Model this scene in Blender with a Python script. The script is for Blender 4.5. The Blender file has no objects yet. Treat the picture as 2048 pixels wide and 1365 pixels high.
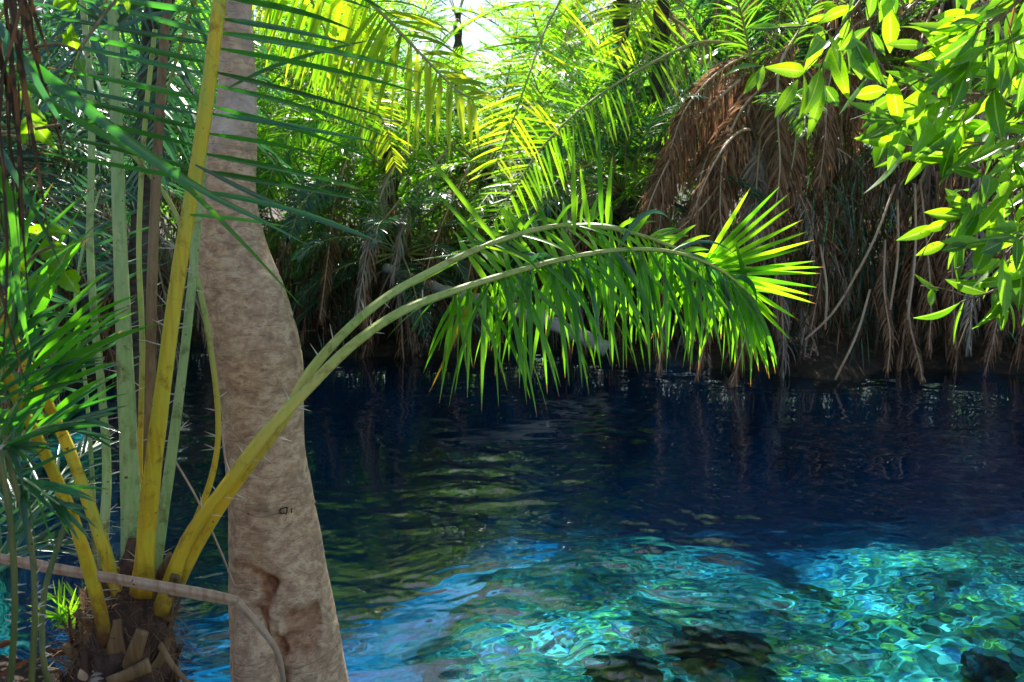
import bpy, math, random
import numpy as np
from mathutils import Vector

R = math.radians
sc = bpy.context.scene
# ------------------------------------------------------------------ camera, sky, sun
PITCH = R(7.1); CAMZ = 2.0; F = 2048*28/36
cd = bpy.data.cameras.new('camera'); cam = bpy.data.objects.new('camera', cd); sc.collection.objects.link(cam)
cd.lens = 28; cd.sensor_width = 36; cd.clip_start = 0.05; cd.clip_end = 900
cam.location = (0, 0, CAMZ); cam.rotation_euler = (R(90)-PITCH, 0, 0); sc.camera = cam
cd.dof.use_dof = True; cd.dof.focus_distance = 3.4; cd.dof.aperture_fstop = 5.6
SUN_EL, SUN_AZ = R(51), R(-6)
w = bpy.data.worlds.new('World'); sc.world = w; w.use_nodes = True
_nt = w.node_tree; _s = _nt.nodes.new('ShaderNodeTexSky'); _s.sky_type = 'NISHITA'; _s.sun_disc = False
_s.dust_density = 1.0; _s.air_density = 1.4; _s.ozone_density = 2.0; _s.sun_elevation = SUN_EL; _s.sun_rotation = SUN_AZ
_nt.links.new(_s.outputs[0], _nt.nodes['Background'].inputs[0]); _nt.nodes['Background'].inputs[1].default_value = 0.065
sl = bpy.data.lights.new('sun', 'SUN'); sl.energy = 5.0; sl.angle = R(0.55); sl.color = (1, .95, .86)
sun = bpy.data.objects.new('sun', sl); sc.collection.objects.link(sun)
SD = Vector((math.sin(SUN_AZ)*math.cos(SUN_EL), math.cos(SUN_AZ)*math.cos(SUN_EL), math.sin(SUN_EL)))
sun.rotation_euler = SD.to_track_quat('Z', 'Y').to_euler(); sun.location = (0, 0, 30)
sl.cycles.is_caustics_light = True
sc.view_settings.view_transform = 'Standard'; sc.view_settings.look = 'None'
sc.view_settings.exposure = 1.7; sc.view_settings.gamma = 1
cy = sc.cycles
cy.max_bounces = 8; cy.diffuse_bounces = 3; cy.glossy_bounces = 3; cy.transmission_bounces = 6
cy.transparent_max_bounces = 8; cy.sample_clamp_indirect = 4; cy.use_denoising = True

# ------------------------------------------------------------------ helpers
CR = np.array([1., 0, 0]); CU = np.array([0, math.sin(PITCH), math.cos(PITCH)]); CF = np.array([0, math.cos(PITCH), -math.sin(PITCH)])
CO = np.array([0, 0, CAMZ])
def Pt(px, py, d): return CO + CR*((px-1024)/F*d) + CU*((682.5-py)/F*d) + CF*d
def water_pt(px, py):
    v = CR*((px-1024)/F) + CU*((682.5-py)/F) + CF
    return CO + v*(-CAMZ/v[2])
def bed_pt(px, py, depth):
    v = CR*((px-1024)/F) + CU*((682.5-py)/F) + CF; p = CO + v*(-CAMZ/v[2])
    h = v[:2]/np.linalg.norm(v); s = np.linalg.norm(h)/1.33; k = s/math.sqrt(1-s*s)*depth
    return p + np.array([*(h/np.linalg.norm(h)*k), -depth])
def nrm(a): return a/np.maximum(np.linalg.norm(a, axis=-1, keepdims=True), 1e-9)
def sstep(x): x = np.clip(x, 0, 1); return x*x*(3-2*x)
_lat = np.random.default_rng(7).random(65536)
def vnoise(x, y, z):
    x, y, z = np.broadcast_arrays(*(np.asarray(a, float) for a in (x, y, z)))
    xi, yi, zi = np.floor(x).astype(int), np.floor(y).astype(int), np.floor(z).astype(int)
    fx, fy, fz = (sstep(a-b) for a, b in ((x, xi), (y, yi), (z, zi)))
    def h(a, b, c): return _lat[(a*73856093 ^ b*19349663 ^ c*83492791) & 65535]
    r = 0
    for i in (0, 1):
        for j in (0, 1):
            for k in (0, 1):
                r = r + h(xi+i, yi+j, zi+k)*(fx if i else 1-fx)*(fy if j else 1-fy)*(fz if k else 1-fz)
    return r-0.5
def fbm(x, y, z, o=4):
    r = 0; a = 1; x = np.asarray(x, float); y = np.asarray(y, float); z = np.asarray(z, float)
    for _ in range(o): r = r+a*vnoise(x, y, z); a *= .5; x = x*2.03+11; y = y*2.03+5; z = z*2.03+3
    return r

class Acc:
    def __init__(s): s.v = []; s.f = []; s.m = []; s.n = 0; s.a = []
    def add(s, v, f, m=0, a=None):
        v = np.asarray(v, float).reshape(-1, 3); f = np.asarray(f, int).reshape(-1, 4)
        s.v.append(v); s.f.append(f+s.n); s.m.append(np.full(len(f), m)); s.n += len(v)
        s.a.append(np.zeros(len(v)) if a is None else np.asarray(a, float).ravel())
    def build(s, name, mats, parent=None, smooth=True, loc=None, attr='lt'):
        v = np.concatenate(s.v); f = np.concatenate(s.f); m = np.concatenate(s.m)
        if loc is not None: v = v-np.asarray(loc)
        me = bpy.data.meshes.new(name)
        me.vertices.add(len(v)); me.vertices.foreach_set('co', v.ravel())
        me.loops.add(f.size); me.loops.foreach_set('vertex_index', f.ravel().astype(np.int32))
        me.polygons.add(len(f)); me.polygons.foreach_set('loop_start', np.arange(0, f.size, 4, dtype=np.int32))
        me.polygons.foreach_set('loop_total', np.full(len(f), 4, np.int32))
        me.polygons.foreach_set('material_index', m.astype(np.int32))
        me.polygons.foreach_set('use_smooth', np.full(len(f), smooth))
        if attr:
            at = me.attributes.new(attr, 'FLOAT', 'POINT'); at.data.foreach_set('value', np.concatenate(s.a))
        me.update(); me.validate()
        for x in (mats if isinstance(mats, (list, tuple)) else [mats]): me.materials.append(x)
        return link(name, me, parent, loc)
def link(name, me, parent=None, loc=None):
    o = bpy.data.objects.new(name, me); sc.collection.objects.link(o)
    if parent is not None: o.parent = parent
    if loc is not None: o.location = tuple(loc)
    return o
def tag(o, label=None, cat=None, group=None, kind=None):
    for k, x in (('label', label), ('category', cat), ('group', group), ('kind', kind)):
        if x: o[k] = x
    return o
def thing(name, label, cat, loc=(0, 0, 0), group=None):
    o = bpy.data.objects.new(name, None); sc.collection.objects.link(o); o.location = tuple(loc)
    o.empty_display_size = .2
    return tag(o, label, cat, group)

def spline(pts, n):
    p = np.asarray(pts, float); k = len(p)
    if k == 2: t = np.linspace(0, 1, n)[:, None]; return p[0]*(1-t)+p[1]*t
    q = np.vstack([2*p[0]-p[1], p, 2*p[-1]-p[-2]])
    u = np.linspace(0, k-1-1e-9, n); i = u.astype(int); f = (u-i)[:, None]
    a, b, c, d = q[i], q[i+1], q[i+2], q[i+3]
    r = .5*((2*b)+(c-a)*f+(2*a-5*b+4*c-d)*f*f+(3*b-a-3*c+d)*f**3)
    return r
def resample(pts, n, k=8):
    r = spline(pts, max(n, len(pts)*k)); s = np.r_[0, np.cumsum(np.linalg.norm(np.diff(r, axis=0), axis=1))]
    t = np.linspace(0, s[-1], n); return np.stack([np.interp(t, s, r[:, i]) for i in range(r.shape[1])], 1)
def tube(A, p, rad, ns=6, m=0, ref=(0.13, .95, .27), asp=1.0, cap=True, rib=0):
    p = np.asarray(p, float); T = nrm(np.gradient(p, axis=0)); ref = np.asarray(ref, float)
    S = nrm(np.cross(T, ref)); U = np.cross(S, T)
    rad = np.broadcast_to(rad, (len(p),)).astype(float).copy()
    a = np.arange(ns)*2*math.pi/ns
    rb = 1+rib*np.cos(a*5+.6) if rib else np.ones(ns)
    v = p[:, None]+rb[None, :, None]*rad[:, None, None]*(np.cos(a)[None, :, None]*S[:, None]+asp*np.sin(a)[None, :, None]*U[:, None])
    n = len(p); i = np.arange(n-1)[:, None]*ns; j = np.arange(ns)[None]; k = (j+1) % ns
    f = np.stack([i+j, i+k, i+ns+k, i+ns+j], -1).reshape(-1, 4)
    v = v.reshape(-1, 3)
    if cap:
        nv = len(v); v = np.vstack([v, p[0], p[-1]])
        c0 = [[nv, (q+1) % ns, q, q] for q in range(0)]
        f = np.vstack([f]+[np.array([[nv, (q+2) % ns, q+1, q] for q in range(0, ns-1, 2)])]
                      + [np.array([[nv+1, (n-1)*ns+q, (n-1)*ns+q+1, (n-1)*ns+(q+2) % ns] for q in range(0, ns-1, 2)])])
    A.add(v, f, m)
PROF = np.array([[0, .35], [.06, .7], [.2, 1], [.5, .9], [.8, .5], [1, .04]])
def strips(A, base, d0, wdir, L, W, droop=0.3, seg=4, fold=0.0, m=0, prof=PROF, wob=0., rng=None):
    """ribbon leaflets, all at once: base, d0, wdir are (N,3); L, W are (N,)"""
    N = len(base); p = base.copy(); d = nrm(d0); out = []
    droop = np.broadcast_to(droop, (N,)); L = np.broadcast_to(L, (N,)); W = np.broadcast_to(W, (N,))
    for s in range(seg+1):
        wd = nrm(wdir-(wdir*d).sum(1, keepdims=True)*d); nn = np.cross(d, wd)
        hw = (W*.5*np.interp(s/seg, prof[:, 0], prof[:, 1]))[:, None]
        if fold: out.append(np.stack([p-wd*hw+nn*hw*fold, p, p+wd*hw+nn*hw*fold], 1))
        else: out.append(np.stack([p-wd*hw, p+wd*hw], 1))
        g = (droop/seg*(0.4+1.2*s/seg))[:, None]
        d = d+g*np.array([0, 0, -1.])
        if wob and rng is not None: d = d+rng.normal(0, wob, (N, 3))
        d = nrm(d); p = p+d*(L/seg)[:, None]
    V = np.stack(out, 1); c = V.shape[2]
    b = (np.arange(N)*(seg+1)*c)[:, None, None]; i = (np.arange(seg)*c)[None, :, None]; j = np.arange(c-1)[None, None]
    q = b+i+j; lt = np.broadcast_to((np.arange(seg+1)/seg)[None, :, None], (N, seg+1, c))
    A.add(V.reshape(-1, 3), np.stack([q, q+1, q+c+1, q+c], -1).reshape(-1, 4), m, lt)
LPROF = np.array([[0, .45], [.12, .8], [.4, 1], [.75, .8], [1, .35]])
def frond(SA, LA, pts, r0, r1, t0, n, L, W, a0=65, a1=28, up=(0, 0, 1), lift=15, droop=.35, seg=4, fold=0, ms=0, ml=0,
          jit=6, twist=25, rng=None, lprof=LPROF, ns=6, asp=1., nst=26, keep=1.0, Lr=None):
    """one pinnate leaf: stalk into SA, leaflets into LA; t0 = where leaflets start"""
    P = resample(pts, nst); T = nrm(np.gradient(P, axis=0)); up = np.asarray(up, float)
    if SA is not None: tube(SA, P, np.linspace(r0, r1, nst), ns, ms, ref=up, asp=asp)
    t = np.linspace(t0, 1, n); t = np.clip(np.repeat(t, 2)+rng.normal(0, .25/n, 2*n), t0, 1); sg = np.tile([1., -1.], n)
    k = rng.random(2*n) < keep; t = t[k]; sg = sg[k]; N = len(t)
    ti = t*(nst-1); B = np.stack([np.interp(ti, np.arange(nst), P[:, i]) for i in range(3)], 1)
    Tt = nrm(np.stack([np.interp(ti, np.arange(nst), T[:, i]) for i in range(3)], 1))
    S = nrm(np.cross(Tt, up)); U = np.cross(S, Tt)
    q = (t-t0)/(1-t0); a = np.radians(a0+(a1-a0)*q+rng.normal(0, jit, N)); l = np.radians(lift+rng.normal(0, jit, N))
    d = np.cos(a)[:, None]*Tt+np.sin(a)[:, None]*((sg*np.cos(l))[:, None]*S+np.sin(l)[:, None]*U)
    tw = np.radians(rng.normal(0, twist, N))[:, None]
    wd = nrm(Tt-(Tt*d).sum(1, keepdims=True)*d); wd = wd*np.cos(tw)+np.cross(d, wd)*np.sin(tw)
    LL = L*np.interp(q, lprof[:, 0], lprof[:, 1])*rng.uniform(.88, 1.08, N)
    if Lr is not None: LL = LL*np.where(sg > 0, 1.0, Lr)
    strips(LA, B+d*0.3*r1, d, wd, LL, W*rng.uniform(.8, 1.15, N), droop*rng.uniform(.6, 1.4, N), seg, fold, ml, rng=rng)
def thorns(A, pts, t0, t1, n, L, rad, m, rng, up=(0, 0, 1)):
    P = resample(pts, 40); T = nrm(np.gradient(P, axis=0)); i = (rng.uniform(t0, t1, n)*39).astype(int)
    S = nrm(np.cross(T[i], up)); sg = np.where(rng.random(n) < .5, 1., -1.)[:, None]
    d = nrm(S*sg+T[i]*rng.uniform(0, .6, (n, 1))+rng.normal(0, .25, (n, 3)))
    strips(A, P[i]+S*sg*rad*.6, d, T[i], L*rng.uniform(.4, 1, n), np.full(n, .0045), 0, 2, 0.5, m, prof=np.array([[0, 1], [1, .1]]))
BPROF = np.array([[0, .06], [.08, .3], [.25, .82], [.45, 1], [.65, .86], [.85, .42], [1, .03]])
def blade(A, base, tip, width, nor, curl=.15, fold=.25, m=0, seg=8, prof=BPROF, jag=0., rng=None):
    base = np.asarray(base, float); tip = np.asarray(tip, float); ax = tip-base; L = np.linalg.norm(ax); d = ax/L
    nor = np.asarray(nor, float); nor = nrm(nor-(nor@d)*d); wd = np.cross(d, nor); rows = []
    for s in range(seg+1):
        t = s/seg; c = base+ax*t+nor*(curl*L*math.sin(math.pi*t)); hw = width/2*np.interp(t, prof[:, 0], prof[:, 1])
        j1, j2 = (1+jag*rng.uniform(-1, 1), 1+jag*rng.uniform(-1, 1)) if jag else (1, 1)
        rows += [c-wd*hw*j1+nor*hw*fold, c-wd*hw*.5*j1+nor*hw*fold*.35, c, c+wd*hw*.5*j2+nor*hw*fold*.35, c+wd*hw*j2+nor*hw*fold]
    i = (np.arange(seg)*5)[:, None]+np.arange(4)[None]
    A.add(rows, np.stack([i, i+1, i+6, i+5], -1).reshape(-1, 4), m, np.tile([0, .5, 1, .5, 0], seg+1))

# ------------------------------------------------------------------ materials
def mat(name):
    m = bpy.data.materials.new(name); m.use_nodes = True; t = m.node_tree
    return m, t, t.nodes['Principled BSDF'], t.nodes['Material Output']
def N(t, k, **kw):
    n = t.nodes.new(k)
    for a, b in kw.items(): setattr(n, a, b)
    return n
def ramp(t, stops, src, interp='LINEAR'):
    r = N(t, 'ShaderNodeValToRGB'); e = r.color_ramp.elements; r.color_ramp.interpolation = interp
    while len(e) < len(stops): e.new(.5)
    for x, (p, c) in zip(e, stops): x.position = p; x.color = (*c, 1)
    t.links.new(src, r.inputs[0]); return r
def noise(t, scale, detail=4, vec=None, dist=0., rough=.55):
    n = N(t, 'ShaderNodeTexNoise'); n.inputs['Scale'].default_value = scale; n.inputs['Detail'].default_value = detail
    n.inputs['Distortion'].default_value = dist; n.inputs['Roughness'].default_value = rough
    if vec: t.links.new(vec, n.inputs['Vector'])
    return n
def leafmat(name, base, trans, rough=.4, mix=.55, spec=.5, b2=None, t2=None, tip=0, vein=0):
    """base colours spread by leaflet; half the light goes through the blade"""
    m, t, b, o = mat(name)
    g = N(t, 'ShaderNodeNewGeometry'); tc = N(t, 'ShaderNodeTexCoord')
    nz = noise(t, 9, 3, tc.outputs['Object'])
    s = N(t, 'ShaderNodeMath', operation='MULTIPLY_ADD'); t.links.new(nz.outputs[0], s.inputs[0]); s.inputs[1].default_value = .8; s.inputs[2].default_value = -.62 if vein else -.4
    a = N(t, 'ShaderNodeMath', operation='ADD', use_clamp=True); t.links.new(g.outputs['Random Per Island'], a.inputs[0]); t.links.new(s.outputs[0], a.inputs[1])
    b2 = b2 or tuple(x*.55 for x in base); t2 = t2 or tuple(x*.6 for x in trans)
    c1 = ramp(t, [(0, b2), (.55, base), (1, tuple(min(1, x*1.35) for x in base))], a.outputs[0])
    c2 = ramp(t, [(0, t2), (.55, trans), (1, tuple(min(1, x*1.25) for x in trans))], a.outputs[0])
    o1, o2 = c1.outputs[0], c2.outputs[0]
    def over(fac, cb, ct):
        nonlocal o1, o2
        x1 = N(t, 'ShaderNodeMixRGB'); x2 = N(t, 'ShaderNodeMixRGB')
        for x, src, c in ((x1, o1, cb), (x2, o2, ct)): t.links.new(fac, x.inputs[0]); t.links.new(src, x.inputs[1]); x.inputs[2].default_value = (*c, 1)
        o1, o2 = x1.outputs[0], x2.outputs[0]
    if tip or vein: at = N(t, 'ShaderNodeAttribute'); at.attribute_name = 'lt'
    if tip:   # dry brown tips, of a different length on each leaflet
        u = N(t, 'ShaderNodeMath', operation='MULTIPLY_ADD'); t.links.new(g.outputs['Random Per Island'], u.inputs[0]); u.inputs[1].default_value = .08; t.links.new(at.outputs['Fac'], u.inputs[2])
        over(ramp(t, [(.98, (0, 0, 0)), (1.0, (1, 1, 1))], u.outputs[0]).outputs[0], (.22, .13, .05), (.38, .2, .04))
    if vein:
        over(ramp(t, [(.88, (0, 0, 0)), (.94, (1, 1, 1))], at.outputs['Fac']).outputs[0], (.16, .26, .06), (.62, .86, .12))
        sp = noise(t, 70, 3, tc.outputs['Object']); over(ramp(t, [(.66, (0, 0, 0)), (.70, (1, 1, 1))], sp.outputs[0]).outputs[0], (.12, .07, .02), (.3, .2, .02))
        ve = N(t, 'ShaderNodeTexVoronoi'); ve.feature = 'DISTANCE_TO_EDGE'; ve.inputs['Scale'].default_value = 130; t.links.new(tc.outputs['Object'], ve.inputs['Vector'])
        over(ramp(t, [(0, (.45, .45, .45)), (.09, (0, 0, 0))], ve.outputs['Distance']).outputs[0], (.04, .10, .01), (.2, .42, .01))
    t.links.new(o1, b.inputs['Base Color']); b.inputs['Roughness'].default_value = rough
    b.inputs['Specular IOR Level'].default_value = spec
    tr = N(t, 'ShaderNodeBsdfTranslucent'); t.links.new(o2, tr.inputs[0])
    mx = N(t, 'ShaderNodeMixShader'); mx.inputs[0].default_value = mix
    t.links.new(b.outputs[0], mx.inputs[1]); t.links.new(tr.outputs[0], mx.inputs[2]); t.links.new(mx.outputs[0], o.inputs[0])
    return m
M = {}
M['leaf_near'] = leafmat('palm_leaflet_green', (.03, .13, .03), (.16, .58, .01), .28, .5, .7, tip=1)
M['leaf_near2'] = leafmat('palm_leaflet_hanging', (.05, .15, .02), (.27, .66, .008), .3, .55, .7, t2=(.08, .34, .01), tip=1)
M['leaf_mid'] = leafmat('palm_leaflet_mid', (.03, .11, .05), (.07, .36, .02), .22, .45, 1.0, tip=1)
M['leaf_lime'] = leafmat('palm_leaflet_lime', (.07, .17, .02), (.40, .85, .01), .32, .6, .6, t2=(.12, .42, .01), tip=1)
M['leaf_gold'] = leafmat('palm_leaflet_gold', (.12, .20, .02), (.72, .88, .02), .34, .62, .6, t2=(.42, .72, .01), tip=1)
M['leaf_far'] = leafmat('palm_leaflet_far', (.035, .10, .02), (.26, .58, .015), .38, .55, .6, t2=(.06, .30, .02))
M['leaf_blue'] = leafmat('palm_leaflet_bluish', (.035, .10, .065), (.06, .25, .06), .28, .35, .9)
M['leaf_yellow'] = leafmat('palm_leaflet_yellow', (.35, .25, .02), (.85, .55, .01), .4, .5, .5)
M['dead'] = leafmat('dead_leaflet_brown', (.32, .165, .10), (.42, .22, .11), .6, .35, .3, b2=(.09, .05, .03), t2=(.14, .06, .03))
M['dead_pale'] = leafmat('dead_leaflet_grey', (.38, .31, .29), (.40, .27, .2), .5, .3, .4)
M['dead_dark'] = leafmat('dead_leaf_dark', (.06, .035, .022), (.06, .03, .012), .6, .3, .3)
M['tree_leaf'] = leafmat('tree_leaf', (.035, .09, .025), (.20, .46, .03), .4, .55, .5, t2=(.08, .26, .01))
M['broad'] = leafmat('broad_leaf', (.06, .15, .015), (.42, .82, .005), .28, .58, .8, t2=(.10, .30, .005), vein=1)
M['orange_leaf'] = leafmat('orange_leaf', (.55, .22, .03), (.8, .32, .02), .4, .4)
M['litter'] = leafmat('leaf_litter', (.22, .10, .06), (.2, .07, .03), .6, .15, .3, b2=(.06, .03, .02))
def stalkmat(name, c1, c2, c3, rough=.5, sc_=(60, 60, 3)):
    m, t, b, o = mat(name); tc = N(t, 'ShaderNodeTexCoord'); mp = N(t, 'ShaderNodeMapping'); mp.inputs['Scale'].default_value = sc_
    t.links.new(tc.outputs['Object'], mp.inputs[0]); n1 = noise(t, 1, 4, mp.outputs[0]); n2 = noise(t, 2.2, 3, tc.outputs['Object'])
    a = N(t, 'ShaderNodeMath', operation='MULTIPLY_ADD'); t.links.new(n1.outputs[0], a.inputs[0]); a.inputs[1].default_value = .55
    s = N(t, 'ShaderNodeMath', operation='MULTIPLY'); t.links.new(n2.outputs[0], s.inputs[0]); s.inputs[1].default_value = .5
    t.links.new(s.outputs[0], a.inputs[2])
    c = ramp(t, [(.36, c1), (.5, c2), (.66, c3)], a.outputs[0]); n3 = noise(t, 55, 2, tc.outputs['Object'])
    sp = ramp(t, [(.25, (.25, .12, .05)), (.31, (1, 1, 1))], n3.outputs[0])
    mu = N(t, 'ShaderNodeMixRGB', blend_type='MULTIPLY'); mu.inputs[0].default_value = 1
    t.links.new(c.outputs[0], mu.inputs[1]); t.links.new(sp.outputs[0], mu.inputs[2]); t.links.new(mu.outputs[0], b.inputs['Base Color'])
    b.inputs['Roughness'].default_value = rough
    bp = N(t, 'ShaderNodeBump'); bp.inputs['Strength'].default_value = .35; bp.inputs['Distance'].default_value = .004
    t.links.new(n1.outputs[0], bp.inputs['Height']); t.links.new(bp.outputs[0], b.inputs['Normal'])
    tr = N(t, 'ShaderNodeBsdfTranslucent'); t.links.new(mu.outputs[0], tr.inputs[0])
    mx = N(t, 'ShaderNodeMixShader'); mx.inputs[0].default_value = .18
    t.links.new(b.outputs[0], mx.inputs[1]); t.links.new(tr.outputs[0], mx.inputs[2]); t.links.new(mx.outputs[0], o.inputs[0])
    return m
M['st_yellow'] = stalkmat('stalk_yellow', (.62, .36, .02), (.76, .58, .035), (.48, .56, .08))
M['st_green'] = stalkmat('stalk_pale_green', (.20, .32, .10), (.36, .50, .18), (.50, .58, .26))
M['st_brown'] = stalkmat('stalk_brown', (.12, .06, .025), (.26, .14, .06), (.38, .24, .12), .6)
M['st_dry'] = stalkmat('stalk_dry', (.38, .20, .12), (.58, .38, .27), (.66, .48, .38), .6)
M['st_lime'] = stalkmat('stalk_lime', (.30, .38, .06), (.42, .50, .12), (.52, .52, .18))
def yellow_foot(m):
    t = m.node_tree; c = [n for n in t.nodes if n.type == 'VALTORGB' and len(n.color_ramp.elements) == 3][0]; mu = [n for n in t.nodes if n.type == 'MIX_RGB'][0]
    tc = N(t, 'ShaderNodeTexCoord'); sp = N(t, 'ShaderNodeSeparateXYZ'); t.links.new(tc.outputs['Object'], sp.inputs[0])
    mr = N(t, 'ShaderNodeMapRange'); mr.inputs[1].default_value = 1.75; mr.inputs[2].default_value = 1.3; t.links.new(sp.outputs[2], mr.inputs[0])
    mx = N(t, 'ShaderNodeMixRGB'); t.links.new(mr.outputs[0], mx.inputs[0]); t.links.new(c.outputs[0], mx.inputs[1]); mx.inputs[2].default_value = (.72, .48, .02, 1)
    t.links.new(mx.outputs[0], mu.inputs[1])
yellow_foot(M['st_lime'])
def brown_foot(m):
    t = m.node_tree; b = t.nodes['Principled BSDF']; src = b.inputs['Base Color'].links[0].from_socket
    tc = N(t, 'ShaderNodeTexCoord'); sp = N(t, 'ShaderNodeSeparateXYZ'); t.links.new(tc.outputs['Object'], sp.inputs[0]); nz = noise(t, 30, 4, tc.outputs['Object'])
    ad = N(t, 'ShaderNodeMath', operation='MULTIPLY_ADD'); t.links.new(nz.outputs[0], ad.inputs[0]); ad.inputs[1].default_value = .22; t.links.new(sp.outputs[2], ad.inputs[2])
    mr = N(t, 'ShaderNodeMapRange'); mr.inputs[1].default_value = 1.17; mr.inputs[2].default_value = 1.0; t.links.new(ad.outputs[0], mr.inputs[0])
    mx = N(t, 'ShaderNodeMixRGB'); t.links.new(mr.outputs[0], mx.inputs[0]); t.links.new(src, mx.inputs[1]); mx.inputs[2].default_value = (.16, .07, .03, 1)
    t.links.new(mx.outputs[0], b.inputs['Base Color'])
    sc2 = noise(t, 16, 5, tc.outputs['Object'], .4, .7); st = ramp(t, [(.54, (1, 1, 1)), (.66, (.45, .30, .18))], sc2.outputs[0])
    mu = N(t, 'ShaderNodeMixRGB', blend_type='MULTIPLY'); mu.inputs[0].default_value = .8; t.links.new(mx.outputs[0], mu.inputs[1]); t.links.new(st.outputs[0], mu.inputs[2]); t.links.new(mu.outputs[0], b.inputs['Base Color'])
for k in ('st_lime', 'st_yellow', 'st_green'): brown_foot(M[k])
M['st_far'] = stalkmat('stalk_far', (.22, .25, .05), (.38, .36, .12), (.50, .42, .2))
M['st_olive'] = stalkmat('stalk_olive', (.05, .07, .02), (.10, .13, .03), (.20, .18, .05))
M['thorn'] = stalkmat('thorn', (.45, .38, .28), (.6, .52, .42), (.72, .66, .58), .5)
M['fibre'] = stalkmat('palm_fibre', (.045, .02, .014), (.10, .045, .03), (.20, .10, .06), .8)
M['farbark'] = stalkmat('far_bark', (.03, .022, .018), (.07, .05, .04), (.14, .11, .09), .85, (8, 8, 30))
M['log'] = stalkmat('log_bark', (.22, .19, .17), (.36, .32, .30), (.50, .46, .43), .75, (6, 20, 20))
M['twig'] = stalkmat('twig', (.10, .06, .035), (.20, .13, .07), (.32, .24, .12), .6)

def barkmat():
    m, t, b, o = mat('smooth_bark'); tc = N(t, 'ShaderNodeTexCoord'); ob = tc.outputs['Object']
    mp = N(t, 'ShaderNodeMapping'); mp.inputs['Scale'].default_value = (1, 1, 1.5); t.links.new(ob, mp.inputs[0])
    n1 = noise(t, 6, 9, ob, .25, .68); n2 = noise(t, 17, 8, mp.outputs[0], .5, .72); n3 = noise(t, 2.2, 3, ob)
    base = ramp(t, [(.32, (.24, .17, .145)), (.45, (.40, .28, .24)), (.56, (.56, .40, .34)), (.68, (.72, .58, .51))], n1.outputs[0])
    warm = ramp(t, [(.34, (.26, .15, .09)), (.48, (.52, .28, .15)), (.60, (.74, .48, .30))], n2.outputs[0])
    sep = N(t, 'ShaderNodeSeparateXYZ'); t.links.new(ob, sep.inputs[0])
    # flaking warm inner bark is commoner low on the trunk
    mr = N(t, 'ShaderNodeMapRange'); t.links.new(sep.outputs[2], mr.inputs[0])
    mr.inputs[1].default_value = 3.0; mr.inputs[2].default_value = .6; mr.inputs[3].default_value = .15; mr.inputs[4].default_value = .95
    ad = N(t, 'ShaderNodeMath', operation='ADD'); t.links.new(mr.outputs[0], ad.inputs[0]); 
    s3 = N(t, 'ShaderNodeMath', operation='MULTIPLY_ADD'); t.links.new(n3.outputs[0], s3.inputs[0]); s3.inputs[1].default_value = 3.2; s3.inputs[2].default_value = -1.75
    t.links.new(s3.outputs[0], ad.inputs[1]); 
    s4 = N(t, 'ShaderNodeMath', operation='MULTIPLY_ADD', use_clamp=True); t.links.new(n2.outputs[0], s4.inputs[0]); s4.inputs[1].default_value = 1.6; t.links.new(ad.outputs[0], s4.inputs[2])
    s5 = N(t, 'ShaderNodeMath', operation='MULTIPLY_ADD', use_clamp=True); t.links.new(s4.outputs[0], s5.inputs[0]); s5.inputs[1].default_value = 1.6; s5.inputs[2].default_value = -.75
    mx = N(t, 'ShaderNodeMixRGB'); t.links.new(s5.outputs[0], mx.inputs[0]); t.links.new(base.outputs[0], mx.inputs[1]); t.links.new(warm.outputs[0], mx.inputs[2])
    at = N(t, 'ShaderNodeAttribute'); at.attribute_name = 'scar'
    sc2 = ramp(t, [(.3, (.14, .05, .025)), (.5, (.34, .13, .06)), (.7, (.56, .28, .15))], n2.outputs[0])
    m2 = N(t, 'ShaderNodeMixRGB'); t.links.new(at.outputs['Fac'], m2.inputs[0]); t.links.new(mx.outputs[0], m2.inputs[1]); t.links.new(sc2.outputs[0], m2.inputs[2])
    t.links.new(m2.outputs[0], b.inputs['Base Color']); b.inputs['Roughness'].default_value = .62
    mp2 = N(t, 'ShaderNodeMapping'); mp2.inputs['Scale'].default_value = (.45, .45, 3.2); t.links.new(ob, mp2.inputs[0])
    n5 = noise(t, 2.2, 3, mp2.outputs[0], .3, .5)
    ln = ramp(t, [(.485, (1, 1, 1)), (.497, (.4, .33, .3)), (.503, (1.0, .95, .9))], n5.outputs[0])
    m4 = N(t, 'ShaderNodeMixRGB', blend_type='MULTIPLY'); m4.inputs[0].default_value = .35; t.links.new(m2.outputs[0], m4.inputs[1]); t.links.new(ln.outputs[0], m4.inputs[2])
    t.links.new(m4.outputs[0], b.inputs['Base Color'])
    mp3 = N(t, 'ShaderNodeMapping'); mp3.inputs['Scale'].default_value = (1, 1, 3.5); t.links.new(ob, mp3.inputs[0]); nf = noise(t, 42, 5, mp3.outputs[0], .2, .7)
    fl = ramp(t, [(.36, (.32, .26, .23)), (.45, (1, 1, 1)), (.6, (1, 1, 1)), (.7, (1.0, .95, .88))], nf.outputs[0])
    m5 = N(t, 'ShaderNodeMixRGB', blend_type='MULTIPLY'); m5.inputs[0].default_value = .62; t.links.new(m4.outputs[0], m5.inputs[1]); t.links.new(fl.outputs[0], m5.inputs[2]); t.links.new(m5.outputs[0], b.inputs['Base Color'])
    ag = N(t, 'ShaderNodeMath', operation='MULTIPLY_ADD'); t.links.new(nf.outputs[0], ag.inputs[0]); ag.inputs[1].default_value = .9; t.links.new(ln.outputs[0], ag.inputs[2])
    ah = N(t, 'ShaderNodeMath', operation='ADD'); t.links.new(ag.outputs[0], ah.inputs[0]); t.links.new(n2.outputs[0], ah.inputs[1])
    bp = N(t, 'ShaderNodeBump'); bp.inputs['Strength'].default_value = .5; bp.inputs['Distance'].default_value = .008
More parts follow.
